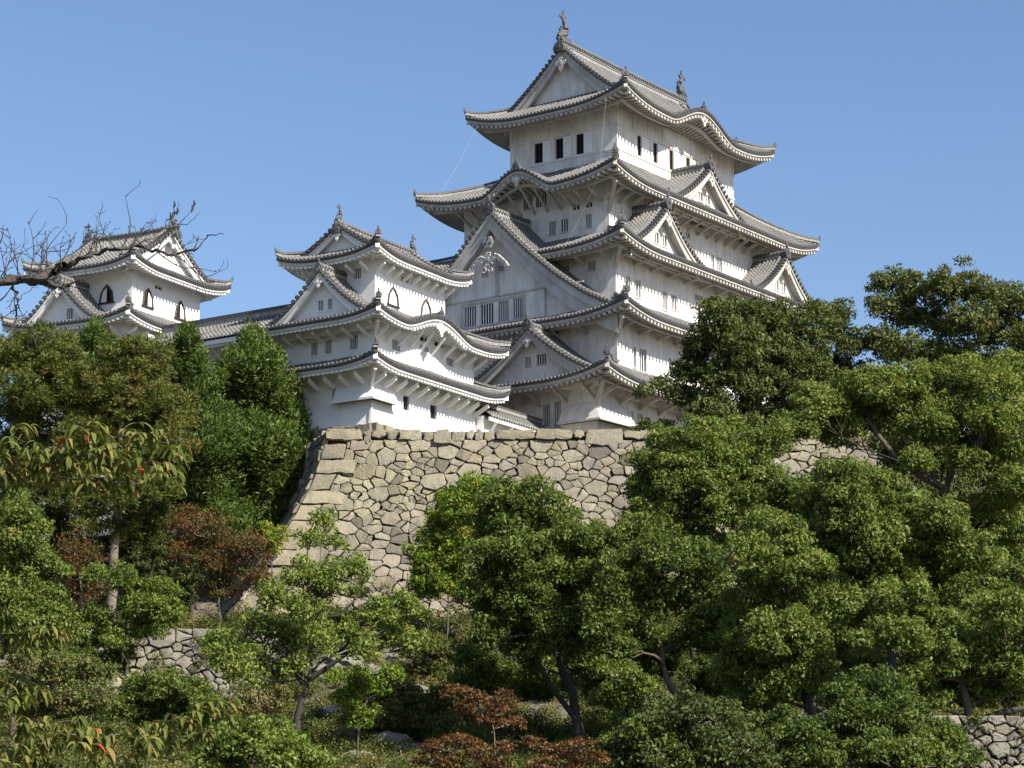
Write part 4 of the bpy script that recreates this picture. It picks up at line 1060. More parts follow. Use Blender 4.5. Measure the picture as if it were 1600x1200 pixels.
# boulders half buried in the slope
def boulder(x, y, r, label, sq=.75):
    rng_ = random.Random(int(x * 91 + y * 17)); vs_, fs = [], []
    N, M = 14, 9; z = ground_z(x, y); me = bpy.data.meshes.new('rock')
    for j in range(M + 1):
        for i in range(N):
            th, ph = 2 * math.pi * i / N, math.pi * j / M; d = Vector((math.sin(ph) * math.cos(th), math.sin(ph) * math.sin(th), math.cos(ph)))
            k = 1 + .45 * mnoise.noise(d * 1.6 + Vector((x, y, 0))) + .16 * mnoise.noise(d * 4 + Vector((y, x, 3)))
            k = min(k, 1.12); vs_.append((d.x * r * k * 1.25, d.y * r * k, d.z * r * k * sq))
    for j in range(M):
        for i in range(N): fs.append((j * N + i, j * N + (i + 1) % N, (j + 1) * N + (i + 1) % N, (j + 1) * N + i))
    me.from_pydata(vs_, [], fs); me.materials.append(STONE_G)
    ca = me.color_attributes.new('Tint', 'FLOAT_COLOR', 'CORNER'); ca.data.foreach_set('color', [1.0] * (4 * len(me.loops)))
    o = bpy.data.objects.new('rock', me); C.objects.link(o); o.location = (x, y, z + r * .2); return tag(o, label, 'rock', 'rocks showing through the slope')

# ================================================================== foliage
nr_ = np.random.default_rng(11)
def unit(v): return v / np.maximum(np.linalg.norm(v, axis=1, keepdims=True), 1e-6)
def leaf_mesh(name, Cn, T, Nn, ln, wd, tint, mat, parent=None, fold=.18):
    """one pointed leaf per row: centre, long axis, normal, length, width"""
    T = unit(T); B = unit(np.cross(Nn, T)); Nn = np.cross(T, B); n = len(Cn)
    ln = ln[:, None]; wd = wd[:, None]
    V = np.empty((n, 4, 3)); V[:, 0] = Cn - T * ln / 2; V[:, 2] = Cn + T * ln / 2 - Nn * ln * fold
    V[:, 1] = Cn + B * wd / 2 + Nn * wd * .12; V[:, 3] = Cn - B * wd / 2 + Nn * wd * .12
    if parent is not None: V -= np.array(parent.location)
    me = bpy.data.meshes.new(name); me.vertices.add(n * 4); me.vertices.foreach_set('co', V.astype(np.float32).ravel())
    me.loops.add(n * 4); me.loops.foreach_set('vertex_index', np.arange(n * 4, dtype=np.int32)); me.polygons.add(n)
    me.polygons.foreach_set('loop_start', np.arange(0, n * 4, 4, dtype=np.int32))
    try: me.polygons.foreach_set('loop_total', np.full(n, 4, dtype=np.int32))
    except Exception: pass
    me.materials.append(mat)
    ca = me.color_attributes.new('Tint', 'FLOAT_COLOR', 'POINT'); t = np.clip(tint, 0, 1).astype(np.float32)
    col = np.ones((n, 4, 4), dtype=np.float32); col[:, :, 0] = t[:, None]; col[:, :, 1] = t[:, None]; ca.data.foreach_set('color', col.ravel())
    me.update(calc_edges=True); me.validate()
    o = bpy.data.objects.new(name, me); C.objects.link(o)
    if parent is not None: o.parent = parent
    return o
def puff_leaves(c, r, n, squash=.72, style='broad', tint=.5, tvar=.13):
    """leaves of one clump: denser on the dome's upper and outer surface"""
    d = unit(nr_.normal(size=(n, 3))); d[:, 2] = np.where(d[:, 2] < -.6, -d[:, 2] * .6, d[:, 2]); d = unit(d)
    rad = r * (0.45 + .68 * nr_.random(n) ** .6) * (1 + .22 * np.sin(d[:, 0] * 5 + c[0] * 3) * np.cos(d[:, 1] * 6 + c[2] * 5))
    P = c + d * rad[:, None] * np.array([1, 1, squash])
    if style == 'broad':
        Nn = unit(d * .75 + nr_.normal(size=(n, 3)) * .55 + np.array([0, 0, .35])); T = nr_.normal(size=(n, 3)) + d * .5 + np.array([0, 0, -.75])
    else:                                           # needle sprays point outward and up
        T = d * 1.0 + nr_.normal(size=(n, 3)) * .45 + np.array([0, 0, .45 if style == 'up' else .1]); Nn = nr_.normal(size=(n, 3)) + d * .3
    tt = tint + nr_.normal(size=n) * tvar + d[:, 2] * .03
    return P, T, Nn, tt

def limb(mb, a, b, r0, r1, mat, rng_, sag=.0, n=6):
    a, b = Vector(a), Vector(b); L = (b - a).length; pts = []; rad = []
    off = Vector((rng_.gauss(0, 1), rng_.gauss(0, 1), rng_.gauss(0, .6))) * L * .09; off2 = Vector((rng_.gauss(0, 1), rng_.gauss(0, 1), rng_.gauss(0, 1))) * L * .035
    for i in range(n + 1):
        t = i / n; pts.append(a.lerp(b, t) + off * math.sin(math.pi * t) + off2 * math.sin(2 * math.pi * t) + Vector((0, 0, -sag * math.sin(math.pi * t)))); rad.append(r0 + (r1 - r0) * t)
    mb.tube(pts, rad, mat, 6); return pts

def tree(name, label, cat, Y, trunk, lobes, mat, leaf=(.15, .075), pr=.62, cover=1.15, style='broad', bark=BARK, group=None, seed=1,
         tint=.5, ptv=.13, r0=.17, squash=None, dY=1.4, fill=1.0, inner=.25, base_to_ground=True, crown='crown', lobe_sq=.9, grow=1.12, double=.45):
    """trunk: pixel polyline foot first; lobes: (px, py, radius px[, distance offset]) measured on the photograph, built at true size"""
    rng_ = random.Random(seed); k = Y / FPX; squash = squash or (1.25 if style == 'up' else .82)
    tp = [Vector(at(p[0], p[1], Y + (p[2] if len(p) > 2 else 0))) for p in trunk]
    if base_to_ground:
        gz = ground_z(tp[0].x, tp[0].y) - .3
        if tp[0].z > gz + .1: tp = [Vector((tp[0].x + rng_.uniform(-.2, .2), tp[0].y, gz))] + tp
        else: tp[0].z = min(tp[0].z, gz + .3)
    root = empty(name, tp[0], label, cat, group)
    wood = MB(); fine = []
    for i, (a, b_) in enumerate(zip(tp[:-1], tp[1:])):
        m_ = 4
        for j in range(m_ + (i == len(tp) - 2)): fine.append(a.lerp(b_, j / m_))
    nf = len(fine); rads = [r0 * (1.35 if i == 0 else 1) * (1 - .62 * i / max(1, nf - 1)) for i in range(nf)]
    fine = [p + Vector((rng_.gauss(0, .03), rng_.gauss(0, .03), 0)) * (0 < i) for i, p in enumerate(fine)]
    wood.tube(fine, rads, bark, 9)
    nodes = list(zip(fine, rads)); lobes = sorted(lobes, key=lambda l_: math.hypot(l_[0] - trunk[-1][0], l_[1] - trunk[-1][1]))
    Ps, Ts, Ns, Tt = [], [], [], []
    pr *= .66; cover *= .80; leaf = (leaf[0] * 1.08, leaf[1] * 1.08); larea = leaf[0] * leaf[1] * .5
    ext = []
    for lb in lobes[:]:
        if lb[2] >= 20 and rng_.random() < double: t_ = rng_.uniform(0, 2 * math.pi); ext.append((lb[0] + math.cos(t_) * lb[2] * .8, lb[1] + abs(math.sin(t_)) * lb[2] * .7, lb[2] * rng_.uniform(.55, .9)))
    for lb in lobes + ext:
        yy = Y + (lb[3] if len(lb) > 3 else rng_.uniform(-dY, dY)); c = np.array(at(lb[0], lb[1], yy)); Rl = lb[2] * k * grow
        # limb from the nearest sensible trunk point below the lobe
        cv = Vector(c); cand = [q_ for q_ in nodes if q_[0].z < c[2] - .15 * Rl] or nodes[:1]
        b0 = min(cand, key=lambda q_: (q_[0] - cv).length * (1.0 if q_[1] > .03 else 1.5)); ra = min(b0[1] * .75, .03 + .028 * (b0[0] - cv).length)
        pts = limb(wood, b0[0], c, max(.02, ra), .018, bark, rng_, 0.0); nodes += [(pts[q_], max(.02, ra) * (1 - q_ / 8)) for q_ in (2, 3, 4, 5)]
        npf = max(3, int(fill * 4.3 * (Rl / pr) ** 2)) if Rl > pr * .9 else 2
        cen = []
        for _ in range(npf * 6):
            if len(cen) >= npf: break
            d = np.array([rng_.gauss(0, 1), rng_.gauss(0, 1), rng_.gauss(0, 1)]); d /= np.linalg.norm(d)
            if d[2] < -.75: continue
            rr = max(0, Rl - pr * .4) * (rng_.uniform(.72, 1.14) if rng_.random() > inner else rng_.uniform(.1, .7)); q = c + d * rr * np.array([1, 1, lobe_sq])
            if all(np.linalg.norm(q - x) > pr * .70 for x in cen): cen.append(q)
        for q in cen:
            if rng_.random() < .3: limb(wood, pts[rng_.randint(3, 6)], q, .03, .010, bark, rng_, n=4)
            r_ = pr * rng_.uniform(.6, 1.35); n = int(cover * rng_.uniform(.65, 1.2) * 5.2 * r_ * r_ / larea)
            P, T, Nn, tt = puff_leaves(q, r_, n, squash, style, tint + rng_.gauss(0, ptv)); Ps.append(P); Ts.append(T); Ns.append(Nn); Tt.append(tt)
    P = np.concatenate(Ps); n = len(P); sc = nr_.uniform(.6, 1.45, n)
    wood.build('trunk', root, smooth=True)
    leaf_mesh(crown, P, np.concatenate(Ts), np.concatenate(Ns), leaf[0] * sc, leaf[1] * sc, np.concatenate(Tt), mat, root)
    return root, n
TOT = 0
def T_(*a, **kw):
    global TOT
    r_, n = tree(*a, **kw); TOT += n; return r_
gF = 'broadleaf trees on the slope'; gC = 'conifers left of the rampart'; gB = 'trees on top of the rampart'; gS = 'shrubs on the slope'
ND = dict(style='out', bark=BARK)
# conifers at the left
T_('cedar_tree', 'browning cedar at the left edge below the bare branch', 'tree', 119, [(50, 985), (48, 800), (45, 620)],
   [(25, 560, 40), (70, 550, 42), (35, 620, 50), (85, 620, 50), (20, 690, 50), (75, 700, 55), (40, 760, 45), (95, 770, 45), (100, 585, 30), (60, 820, 35)], L_CEDAR, (.22, .05), .62, 1.0, seed=2, group=gC, tint=.55, ptv=.2, dY=1.8, **ND)
T_('cedar_tree', 'browning cedar with a thick pale trunk standing on the ledge', 'tree', 116, [(174, 988), (176, 900), (185, 760), (190, 620)],
   [(185, 565, 40), (225, 570, 45), (150, 610, 48), (205, 630, 52), (260, 640, 40), (140, 690, 48), (205, 700, 55), (265, 700, 35), (170, 770, 50), (235, 760, 42), (140, 820, 28), (205, 825, 36), (250, 810, 25)], L_CEDAR, (.22, .05), .60, 1.0, seed=3, group=gC, tint=.6, ptv=.2, dY=1.8, r0=.36, **{'style': 'out', 'bark': BARK_L})
T_('juniper_tree', 'dark green juniper whose top shows between the two browning cedars', 'tree', 124, [(150, 900), (150, 650)],
   [(152, 508, 9), (148, 522, 16), (152, 540, 24), (140, 560, 34), (175, 570, 35), (120, 590, 30), (150, 640, 45)], L_JUN, (.24, .07), .72, .72, style='up', seed=4, group=gC, dY=1.2)
T_('juniper_tree', 'green juniper left of the two by the rampart corner with a narrow top', 'tree', 125, [(300, 960), (300, 800), (292, 600)],
   [(292, 512, 9), (290, 525, 14), (288, 540, 20), (285, 565, 30), (305, 600, 40), (270, 620, 34), (300, 650, 46), (330, 690, 46), (285, 720, 42), (325, 760, 46), (290, 790, 36), (340, 820, 36)], L_JUN, (.24, .07), .72, .75, style='up', seed=5, group=gC, dY=1.6, tint=.5)
T_('juniper_tree', 'big bright green juniper touching the left corner of the rampart', 'tree', 128, [(410, 950), (412, 800), (405, 600)],
   [(392, 514, 9), (388, 528, 14), (398, 545, 22), (375, 552, 18), (425, 560, 14), (405, 575, 34), (375, 590, 42), (430, 610, 34), (390, 640, 48), (440, 660, 42), (365, 680, 40), (415, 700, 50), (462, 700, 36), (375, 750, 48), (435, 760, 44), (470, 740, 26), (400, 810, 42), (440, 810, 28), (490, 690, 14), (365, 820, 36)], L_JUN, (.24, .07), .75, .8, style='up', seed=6, group=gC, dY=1.8, tint=.62, r0=.28)
T_('cherry_tree', 'half bare reddening tree in front of the rampart corner conifers', 'tree', 116.5, [(345, 985), (340, 930), (335, 880)],
   [(300, 815, 28), (330, 830, 32), (360, 870, 36), (310, 875, 34), (390, 860, 30), (350, 915, 32), (400, 900, 24), (285, 850, 22)], L_RED, (.13, .06), .5, .34, seed=7, tint=.55, ptv=.25, inner=.5, bark=BARK_L, r0=.12)
T_('cherry_tree', 'sparse reddish brown tree behind the green shrub at left', 'tree', 113, [(130, 985), (128, 930), (120, 880)],
   [(115, 855, 25), (145, 870, 22), (110, 890, 22), (150, 915, 22), (135, 950, 24), (100, 915, 15)], L_RED, (.13, .06), .44, .30, seed=8, tint=.6, ptv=.25, inner=.5, bark=BARK_L, r0=.09)
T_('shrub', 'yellowish round bush against the dark gap beside the rampart corner', 'shrub', 119.5, [(425, 885), (425, 850)], [(425, 835, 20), (415, 855, 18), (432, 862, 16)], L_YG, (.12, .06), .38, .9, seed=9, tint=.75, r0=.05, group=gS)
# camphors at the left
T_('camphor_tree', 'light green tree at the left edge below the leafy cherry branch', 'tree', 85, [(20, 1130), (22, 1050), (30, 900)],
   [(18, 800, 34), (40, 830, 34), (15, 870, 42), (55, 885, 36), (20, 930, 42), (75, 950, 34), (95, 985, 30), (35, 985, 40), (60, 1020, 30)], L_CAM, (.13, .065), .50, 1.1, seed=10, group=gF, tint=.62)
T_('camphor_tree', 'small light tree in front of the thick cedar trunk', 'tree', 104, [(200, 1000), (195, 980), (205, 950)],
   [(190, 905, 24), (245, 935, 30), (215, 950, 26), (265, 960, 22), (235, 980, 24), (150, 965, 22), (170, 990, 20), (150, 900, 18)], L_LIGHT, (.13, .065), .42, .9, seed=12, group=gF, tint=.42, r0=.10)
T_('camphor_tree', 'open light green tree with a forked dark trunk left of centre', 'tree', 80, [(462, 1148), (472, 1090), (483, 1062)],
   [(505, 815, 20), (480, 845, 22), (520, 845, 20), (470, 900, 34), (515, 905, 34), (555, 890, 28), (435, 935, 34), (480, 955, 34), (400, 985, 34), (450, 1000, 36), (500, 1005, 34), (545, 985, 26), (365, 1030, 34), (415, 1050, 34), (590, 960, 30), (615, 995, 28), (630, 945, 24), (650, 1005, 22), (570, 1015, 26), (345, 1000, 22), (460, 1045, 22)], L_LIGHT, (.14, .065), .42, .62, seed=13, group=gF, tint=.68, r0=.20, bark=BARK_D, inner=.35, grow=.98, double=.15)
# branches of that fork
# bushes against the rampart
T_('bush', 'bright yellow green bush climbing the rampart beside the central tree', 'bush', 110, [(700, 985), (700, 900)],
   [(740, 768, 26), (718, 795, 32), (700, 780, 18), (700, 820, 28), (730, 840, 28), (680, 850, 28), (715, 875, 30), (665, 880, 24), (690, 915, 28), (655, 915, 20), (730, 925, 28), (640, 860, 10), (770, 760, 16)], L_YG, (.13, .07), .42, .9, seed=14, group=gS, tint=.5, ptv=.2, r0=.07, squash=1.0, dY=.6)
# centre and right camphors
T_('camphor_tree', 'rounded dense tree in front of the rampart centre', 'tree', 92, [(905, 1145), (893, 1080), (872, 1030), (850, 960)],
   [(790, 785, 36), (835, 790, 40), (772, 822, 32), (870, 825, 38), (810, 840, 44), (762, 868, 32), (790, 895, 40), (850, 880, 44), (900, 870, 36), (748, 925, 26), (775, 950, 36), (830, 940, 44), (890, 930, 42), (760, 990, 26), (810, 1000, 38), (870, 990, 38), (925, 975, 34), (840, 1045, 28)], L_CAM, (.14, .07), .56, 1.1, seed=15, group=gF, tint=.5, r0=.26, bark=BARK_D, dY=2.2)
T_('camphor_tree', 'tree right of the rounded central tree with a bent slim trunk', 'tree', 89, [(1096, 1110), (1050, 1080), (1036, 1040), (1024, 940)],
   [(950, 850, 36), (995, 835, 34), (1040, 870, 42), (970, 895, 40), (1090, 880, 38), (1010, 930, 42), (950, 950, 36), (1070, 940, 42), (1120, 920, 36), (1000, 985, 36), (1100, 985, 34), (1140, 960, 34), (960, 1010, 28), (930, 900, 30)], L_CAM, (.14, .07), .56, 1.1, seed=16, group=gF, tint=.42, r0=.2, bark=BARK, dY=2.2)
T_('camphor_tree', 'tall light crowned tree in front of the rampart right of centre', 'tree', 99, [(1125, 1050), (1130, 950), (1140, 850), (1150, 800)],
   [(1045, 700, 34), (1090, 690, 36), (1135, 690, 38), (1020, 745, 34), (1065, 745, 40), (1115, 740, 42), (1165, 720, 40), (1205, 690, 34), (1235, 670, 28), (1020, 800, 30), (1070, 800, 40), (1120, 800, 42), (1170, 775, 40), (1180, 830, 34), (1090, 850, 36), (1045, 840, 30), (1000, 720, 16), (1205, 745, 22)], L_CAM, (.14, .07), .54, 1.05, seed=17, group=gF, tint=.66, r0=.22, dY=2)
T_('camphor_tree', 'broad domed tree at the right with the lit crown below the rampart top', 'tree', 85, [(1400, 1120), (1395, 1040), (1390, 940), (1385, 860)],
   [(1310, 750, 34), (1350, 760, 38), (1280, 785, 34), (1330, 800, 44), (1385, 790, 40), (1430, 810, 42), (1475, 815, 38), (1300, 840, 42), (1365, 850, 46), (1425, 865, 46), (1490, 860, 42), (1530, 865, 32), (1260, 860, 30), (1320, 900, 42), (1390, 915, 46), (1455, 920, 44), (1515, 905, 36), (1360, 965, 38), (1430, 970, 40), (1545, 890, 24)], L_CAM, (.14, .07), .56, 1.15, seed=18, group=gF, tint=.6, r0=.26, bark=BARK_D, dY=2.4)
T_('camphor_tree', 'tree with light cauliflower clumps nearest to the bottom right of centre', 'tree', 76, [(1262, 1215), (1270, 1140), (1255, 1070), (1230, 980)],
   [(1195, 825, 36), (1230, 835, 32), (1170, 870, 36), (1215, 880, 42), (1260, 880, 30), (1180, 925, 38), (1230, 935, 44), (1165, 975, 34), (1210, 990, 44), (1260, 985, 36), (1175, 1035, 38), (1230, 1045, 42), (1275, 1040, 28), (1160, 1080, 28), (1205, 1090, 34), (1300, 940, 26)], L_CAM, (.13, .065), .48, 1.15, seed=19, group=gF, tint=.68, r0=.26, bark=BARK_D, dY=1.8)
T_('camphor_tree', 'tree at the bottom right with a thick trunk above the stone wall', 'tree', 73, [(1508, 1215), (1512, 1165), (1515, 1120), (1500, 1050)],
   [(1380, 990, 30), (1420, 1000, 28), (1470, 985, 34), (1520, 975, 34), (1570, 960, 34), (1595, 985, 30), (1450, 1035, 36), (1500, 1030, 40), (1555, 1020, 38), (1595, 1045, 30), (1460, 1080, 30), (1510, 1080, 34), (1560, 1075, 34), (1430, 1060, 24), (1595, 1090, 24), (1350, 1010, 20), (1385, 945, 28), (1435, 940, 24)], L_CAM, (.13, .065), .46, 1.15, seed=20, group=gF, tint=.66, r0=.30, bark=BARK, dY=1.6)
T_('camphor_tree', 'large upper right tree with a Y shaped trunk before the rampart', 'tree', 101, [(1500, 990), (1490, 850), (1478, 765)],
   [(1290, 640, 30), (1325, 620, 34), (1370, 610, 38), (1415, 600, 38), (1460, 615, 38), (1500, 590, 34), (1540, 600, 38), (1585, 590, 38), (1300, 680, 24), (1345, 655, 30), (1400, 655, 34), (1455, 660, 34), (1510, 650, 38), (1565, 660, 40), (1600, 700, 34), (1545, 710, 36), (1590, 760, 36), (1560, 790, 32), (1595, 830, 32), (1500, 705, 26), (1265, 625, 20), (1430, 720, 22), (1575, 880, 30), (1600, 920, 30)], L_CAM, (.14, .07), .56, 1.05, seed=21, group=gF, tint=.74, grow=1.2, r0=.30, bark=BARK_D, dY=2)
T_('camphor_tree', 'dim tree filling the gap left of the broad domed tree', 'tree', 93, [(1270, 1100), (1265, 950), (1262, 860)],
   [(1255, 770, 26), (1240, 800, 28), (1280, 850, 28), (1215, 780, 26), (1300, 960, 30), (1320, 1010, 30), (1270, 930, 30), (1230, 760, 16)], L_CAM, (.14, .07), .5, .9, seed=22, group=gF, tint=.4, r0=.12, bark=BARK_D)
T_('camphor_tree', 'low spreading tree along the bottom edge in front of the shaded trunks', 'tree', 66, [(1080, 1230), (1085, 1210)],
   [(1040, 1120, 26), (1080, 1105, 30), (1120, 1120, 30), (1010, 1150, 28), (1060, 1160, 34), (1110, 1165, 32), (1150, 1150, 28), (1180, 1180, 28), (980, 1175, 26), (1030, 1190, 30), (1090, 1200, 30), (1150, 1200, 28)], L_OLIVE, (.12, .06), .5, .8, seed=71, group=gF, tint=.35, r0=.10, bark=BARK_D, dY=1.2)
T_('camphor_tree', 'low tree filling the gap between the thick trunks at the bottom right', 'tree', 70, [(1350, 1230), (1350, 1200)],
   [(1310, 1085, 26), (1345, 1070, 28), (1385, 1075, 28), (1325, 1120, 30), (1370, 1120, 32), (1410, 1110, 28), (1300, 1160, 28), (1345, 1165, 30), (1395, 1160, 30), (1440, 1140, 26), (1430, 1185, 26), (1330, 1200, 26)], L_CAM, (.12, .06), .5, .75, seed=72, group=gF, tint=.3, r0=.12, bark=BARK_D, dY=1.2)
T_('camphor_tree', 'shaded tree behind the Y shaped trunk close to the rampart face', 'tree', 110, [(1440, 990), (1440, 900), (1445, 780)],
   [(1385, 700, 26), (1420, 690, 28), (1455, 700, 28), (1400, 735, 26), (1440, 745, 30), (1485, 735, 30), (1530, 745, 30), (1570, 735, 30), (1500, 780, 32), (1550, 790, 32), (1595, 800, 30), (1600, 745, 26), (1460, 780, 26), (1520, 830, 30), (1580, 850, 30), (1560, 900, 30), (1600, 900, 26)], L_OLIVE, (.15, .075), .55, .95, seed=73, group=gF, tint=.45, r0=.2, bark=BARK_D, dY=1.5)
# on top of the rampart, behind its edge
T_('evergreen_tree', 'dark olive tree standing above the rampart beside the great keep', 'tree', 127, [(1180, 695), (1185, 620), (1180, 560)],
   [(1115, 490, 26), (1150, 500, 32), (1190, 500, 34), (1235, 505, 34), (1105, 535, 32), (1155, 545, 38), (1205, 550, 40), (1255, 545, 34), (1080, 580, 32), (1130, 590, 38), (1180, 600, 40), (1235, 600, 38), (1065, 620, 24), (1110, 640, 34), (1160, 650, 36), (1215, 650, 34), (1030, 605, 14), (1005, 612, 12), (1280, 580, 30), (1260, 650, 30), (1270, 490, 22)], L_OLIVE, (.2, .09), .62, .95, seed=23, group=gB, tint=.5, r0=.25, bark=BARK_D, dY=2, inner=.4)
T_('evergreen_tree', 'low shrubby tree between the two tall trees on the rampart', 'tree', 131, [(1310, 700), (1312, 600)],
   [(1310, 490, 24), (1300, 520, 24), (1325, 540, 28), (1295, 570, 28), (1340, 590, 30), (1320, 640, 34), (1370, 640, 28)], L_OLIVE, (.2, .09), .56, .8, seed=24, group=gB, tint=.45, r0=.14, bark=BARK_D, dY=1.5, inner=.4)
T_('evergreen_tree', 'tallest olive green tree against the sky at the upper right', 'tree', 130, [(1445, 700), (1450, 640), (1460, 560)],
   [(1375, 445, 20), (1400, 440, 24), (1430, 455, 28), (1470, 445, 26), (1500, 455, 30), (1540, 460, 28), (1575, 470, 28), (1605, 480, 24), (1380, 480, 24), (1420, 495, 32), (1465, 500, 34), (1515, 505, 36), (1565, 515, 34), (1600, 530, 28), (1375, 530, 26), (1410, 550, 32), (1460, 560, 36), (1515, 565, 34), (1565, 575, 32), (1395, 595, 28), (1440, 620, 30), (1505, 412, 9), (1520, 425, 7), (1600, 590, 26), (1500, 620, 30)], L_OLIVE, (.2, .09), .56, .85, seed=25, group=gB, tint=.62, r0=.28, bark=BARK_D, dY=2, inner=.4)
T_('shrub', 'small dark shrub on the rampart edge below the great keep corner', 'shrub', 126, [(1010, 690), (1010, 675)], [(1008, 668, 12), (1022, 672, 12), (990, 674, 8), (1040, 668, 12)], L_OLIVE, (.15, .07), .35, 1.1, seed=26, group=gS, tint=.3, r0=.04)
# understorey
for i, (lab, Y, trunk, lobes, mat, tn) in enumerate([
    ('leafy light green shrub at the bottom edge left of centre', 58, [(400, 1215), (405, 1185)], [(345, 1165, 30), (385, 1155, 34), (425, 1160, 36), (465, 1180, 30), (360, 1195, 30), (440, 1200, 30), (320, 1190, 22)], L_LIGHT, .45),
    ('low green shrub below the pale retaining wall', 88, [(270, 1140), (262, 1110)], [(215, 1085, 28), (255, 1075, 30), (295, 1085, 30), (235, 1115, 30), (280, 1120, 32), (325, 1105, 26), (190, 1110, 24), (335, 1135, 22)], L_CAM, .62),
    ('dark spreading shrub at the left between the cherry twigs', 80, [(70, 1110), (80, 1085)], [(40, 1040, 26), (85, 1050, 28), (130, 1050, 26), (60, 1085, 28), (110, 1095, 28), (155, 1090, 24), (165, 1055, 18), (30, 1110, 22)], L_OLIVE, .75),
    ('grey green shrub spreading over the left end of the retaining wall', 104, [(150, 1050), (150, 1020)], [(125, 1010, 20), (160, 1000, 20), (190, 1020, 20), (150, 1035, 22), (110, 1035, 20), (185, 1045, 16)], L_CAM, .45),
    ('bright shrub growing against the right end of the pale rocks', 103, [(360, 1050), (360, 1020)], [(335, 1010, 18), (365, 1000, 20), (395, 1020, 20), (350, 1035, 20), (380, 1045, 18)], L_LIGHT, .55),
    ('yellow green bush right of the forked trunk', 84, [(560, 1120), (560, 1090)], [(560, 1060, 20), (590, 1075, 20), (540, 1090, 18), (570, 1110, 20), (610, 1055, 16), (520, 1060, 14)], L_YG, .35),
    ('mustard coloured bush behind the forked trunk', 88, [(410, 1130), (410, 1110)], [(385, 1095, 18), (420, 1105, 18), (440, 1085, 14), (395, 1125, 16)], L_SCRUB, .75),
    ('dark shrub in the deep shade under the bent slim trunk', 78, [(1090, 1180), (1090, 1150)], [(1030, 1120, 28), (1075, 1125, 30), (1120, 1115, 28), (1050, 1160, 30), (1100, 1165, 32), (1145, 1150, 30), (1010, 1165, 24), (1180, 1130, 24), (1190, 1180, 26), (980, 1130, 20)], L_CAM, .40),
    ('low green shrub right of the central trunk', 86, [(985, 1100), (985, 1070)], [(945, 1045, 20), (975, 1050, 22), (1000, 1075, 20), (960, 1085, 20), (935, 1090, 16)], L_LIGHT, .45),
    ('small shrub in the shade under the thick leaning limb', 74, [(1320, 1190), (1320, 1160)], [(1290, 1100, 22), (1330, 1095, 22), (1310, 1135, 22), (1350, 1150, 20), (1385, 1120, 20), (1380, 1180, 16)], L_CAM, .35),
    ('wide green shrub along the bottom edge right of the rust maples', 66, [(1010, 1220), (1010, 1190)], [(960, 1165, 26), (1000, 1150, 28), (1045, 1175, 30), (990, 1190, 28), (1085, 1190, 28), (1130, 1195, 28), (1025, 1200, 26)], L_CAM, .42),
    ('light shrub at the bottom edge under the right hand trunks', 67, [(1400, 1220), (1400, 1190)], [(1340, 1180, 26), (1380, 1165, 26), (1420, 1180, 28), (1460, 1190, 24), (1360, 1200, 26), (1440, 1160, 20), (1300, 1195, 24)], L_CAM, .5),
    ('tall dim bush between the two central trunks', 94, [(960, 1120), (960, 1080)], [(915, 1040, 26), (950, 1020, 30), (985, 1045, 30), (1010, 1020, 26), (940, 1075, 28), (975, 1090, 26), (1055, 1010, 26), (1060, 1045, 24)], L_CAM, .38),
    ('green bush on the slope behind the slim bent trunk', 98, [(1130, 1100), (1130, 1060)], [(1110, 1040, 26), (1150, 1030, 28), (1130, 1070, 26), (1170, 1075, 26), (1090, 1080, 22), (1200, 1130, 26), (1150, 1110, 24)], L_CAM, .4),
    ('bush filling the slope left of the central trunk', 97, [(790, 1110), (790, 1070)], [(735, 1030, 24), (770, 1045, 26), (805, 1060, 26), (760, 1070, 22), (840, 1080, 22), (720, 1060, 18)], L_LIGHT, .3),
    ('green bush under the broad domed tree', 90, [(1350, 1110), (1350, 1070)], [(1310, 1050, 26), (1345, 1035, 26), (1385, 1050, 28), (1330, 1085, 26), (1400, 1090, 26), (1370, 1110, 24)], L_CAM, .45),
    ('round bush at the right edge below the big upper tree', 80, [(1580, 960), (1580, 930)], [(1560, 915, 26), (1595, 900, 28), (1540, 945, 24), (1585, 945, 26)], L_CAM, .5),
    ('dark leafy shrub filling the shade behind the thick cedar trunk', 122, [(230, 965), (230, 920)], [(200, 850, 26), (235, 860, 28), (270, 880, 28), (215, 895, 28), (250, 910, 28), (285, 920, 26), (205, 935, 26), (240, 950, 26), (275, 955, 24), (300, 895, 20), (225, 830, 20), (260, 845, 20)], L_OLIVE, .35),
    ('dark shrub in the shade left of the thick cedar trunk', 122, [(130, 965), (130, 920)], [(105, 850, 24), (140, 860, 24), (90, 890, 26), (125, 900, 26), (155, 900, 22), (100, 935, 24), (140, 940, 24), (60, 930, 24)], L_OLIVE, .35),
    ('overgrown green shrub covering the low stone wall left of its thick trunk', 69, [(1470, 1225), (1470, 1200)], [(1445, 1140, 24), (1480, 1150, 26), (1500, 1180, 24), (1460, 1185, 26), (1425, 1130, 20)], L_CAM, .4),
    ('shrub hiding the low stone wall between the two low trees', 68, [(1230, 1225), (1230, 1200)], [(1195, 1140, 24), (1230, 1130, 26), (1262, 1145, 24), (1215, 1175, 28), (1255, 1185, 26), (1285, 1165, 22)], L_CAM, .35),
    ('wide tangled green bush across the middle of the slope', 96, [(640, 1130), (640, 1100)], [(590, 1090, 22), (620, 1080, 22), (655, 1100, 24), (685, 1085, 20), (610, 1120, 22), (650, 1130, 22), (700, 1115, 18)], L_SCRUB, .5),
    ('olive green tangle on the slope under the rampart foot', 104, [(680, 1040), (680, 1020)], [(640, 1020, 18), (670, 1010, 20), (705, 1020, 20), (735, 1000, 18), (655, 1045, 18), (690, 1050, 18)], L_SCRUB, .42),
    ('pale leafy shrub hanging over the foot of the rampart', 114, [(640, 985), (640, 965)], [(600, 950, 18), (635, 940, 18), (660, 965, 16), (560, 925, 14)], L_LIGHT, .5)]):
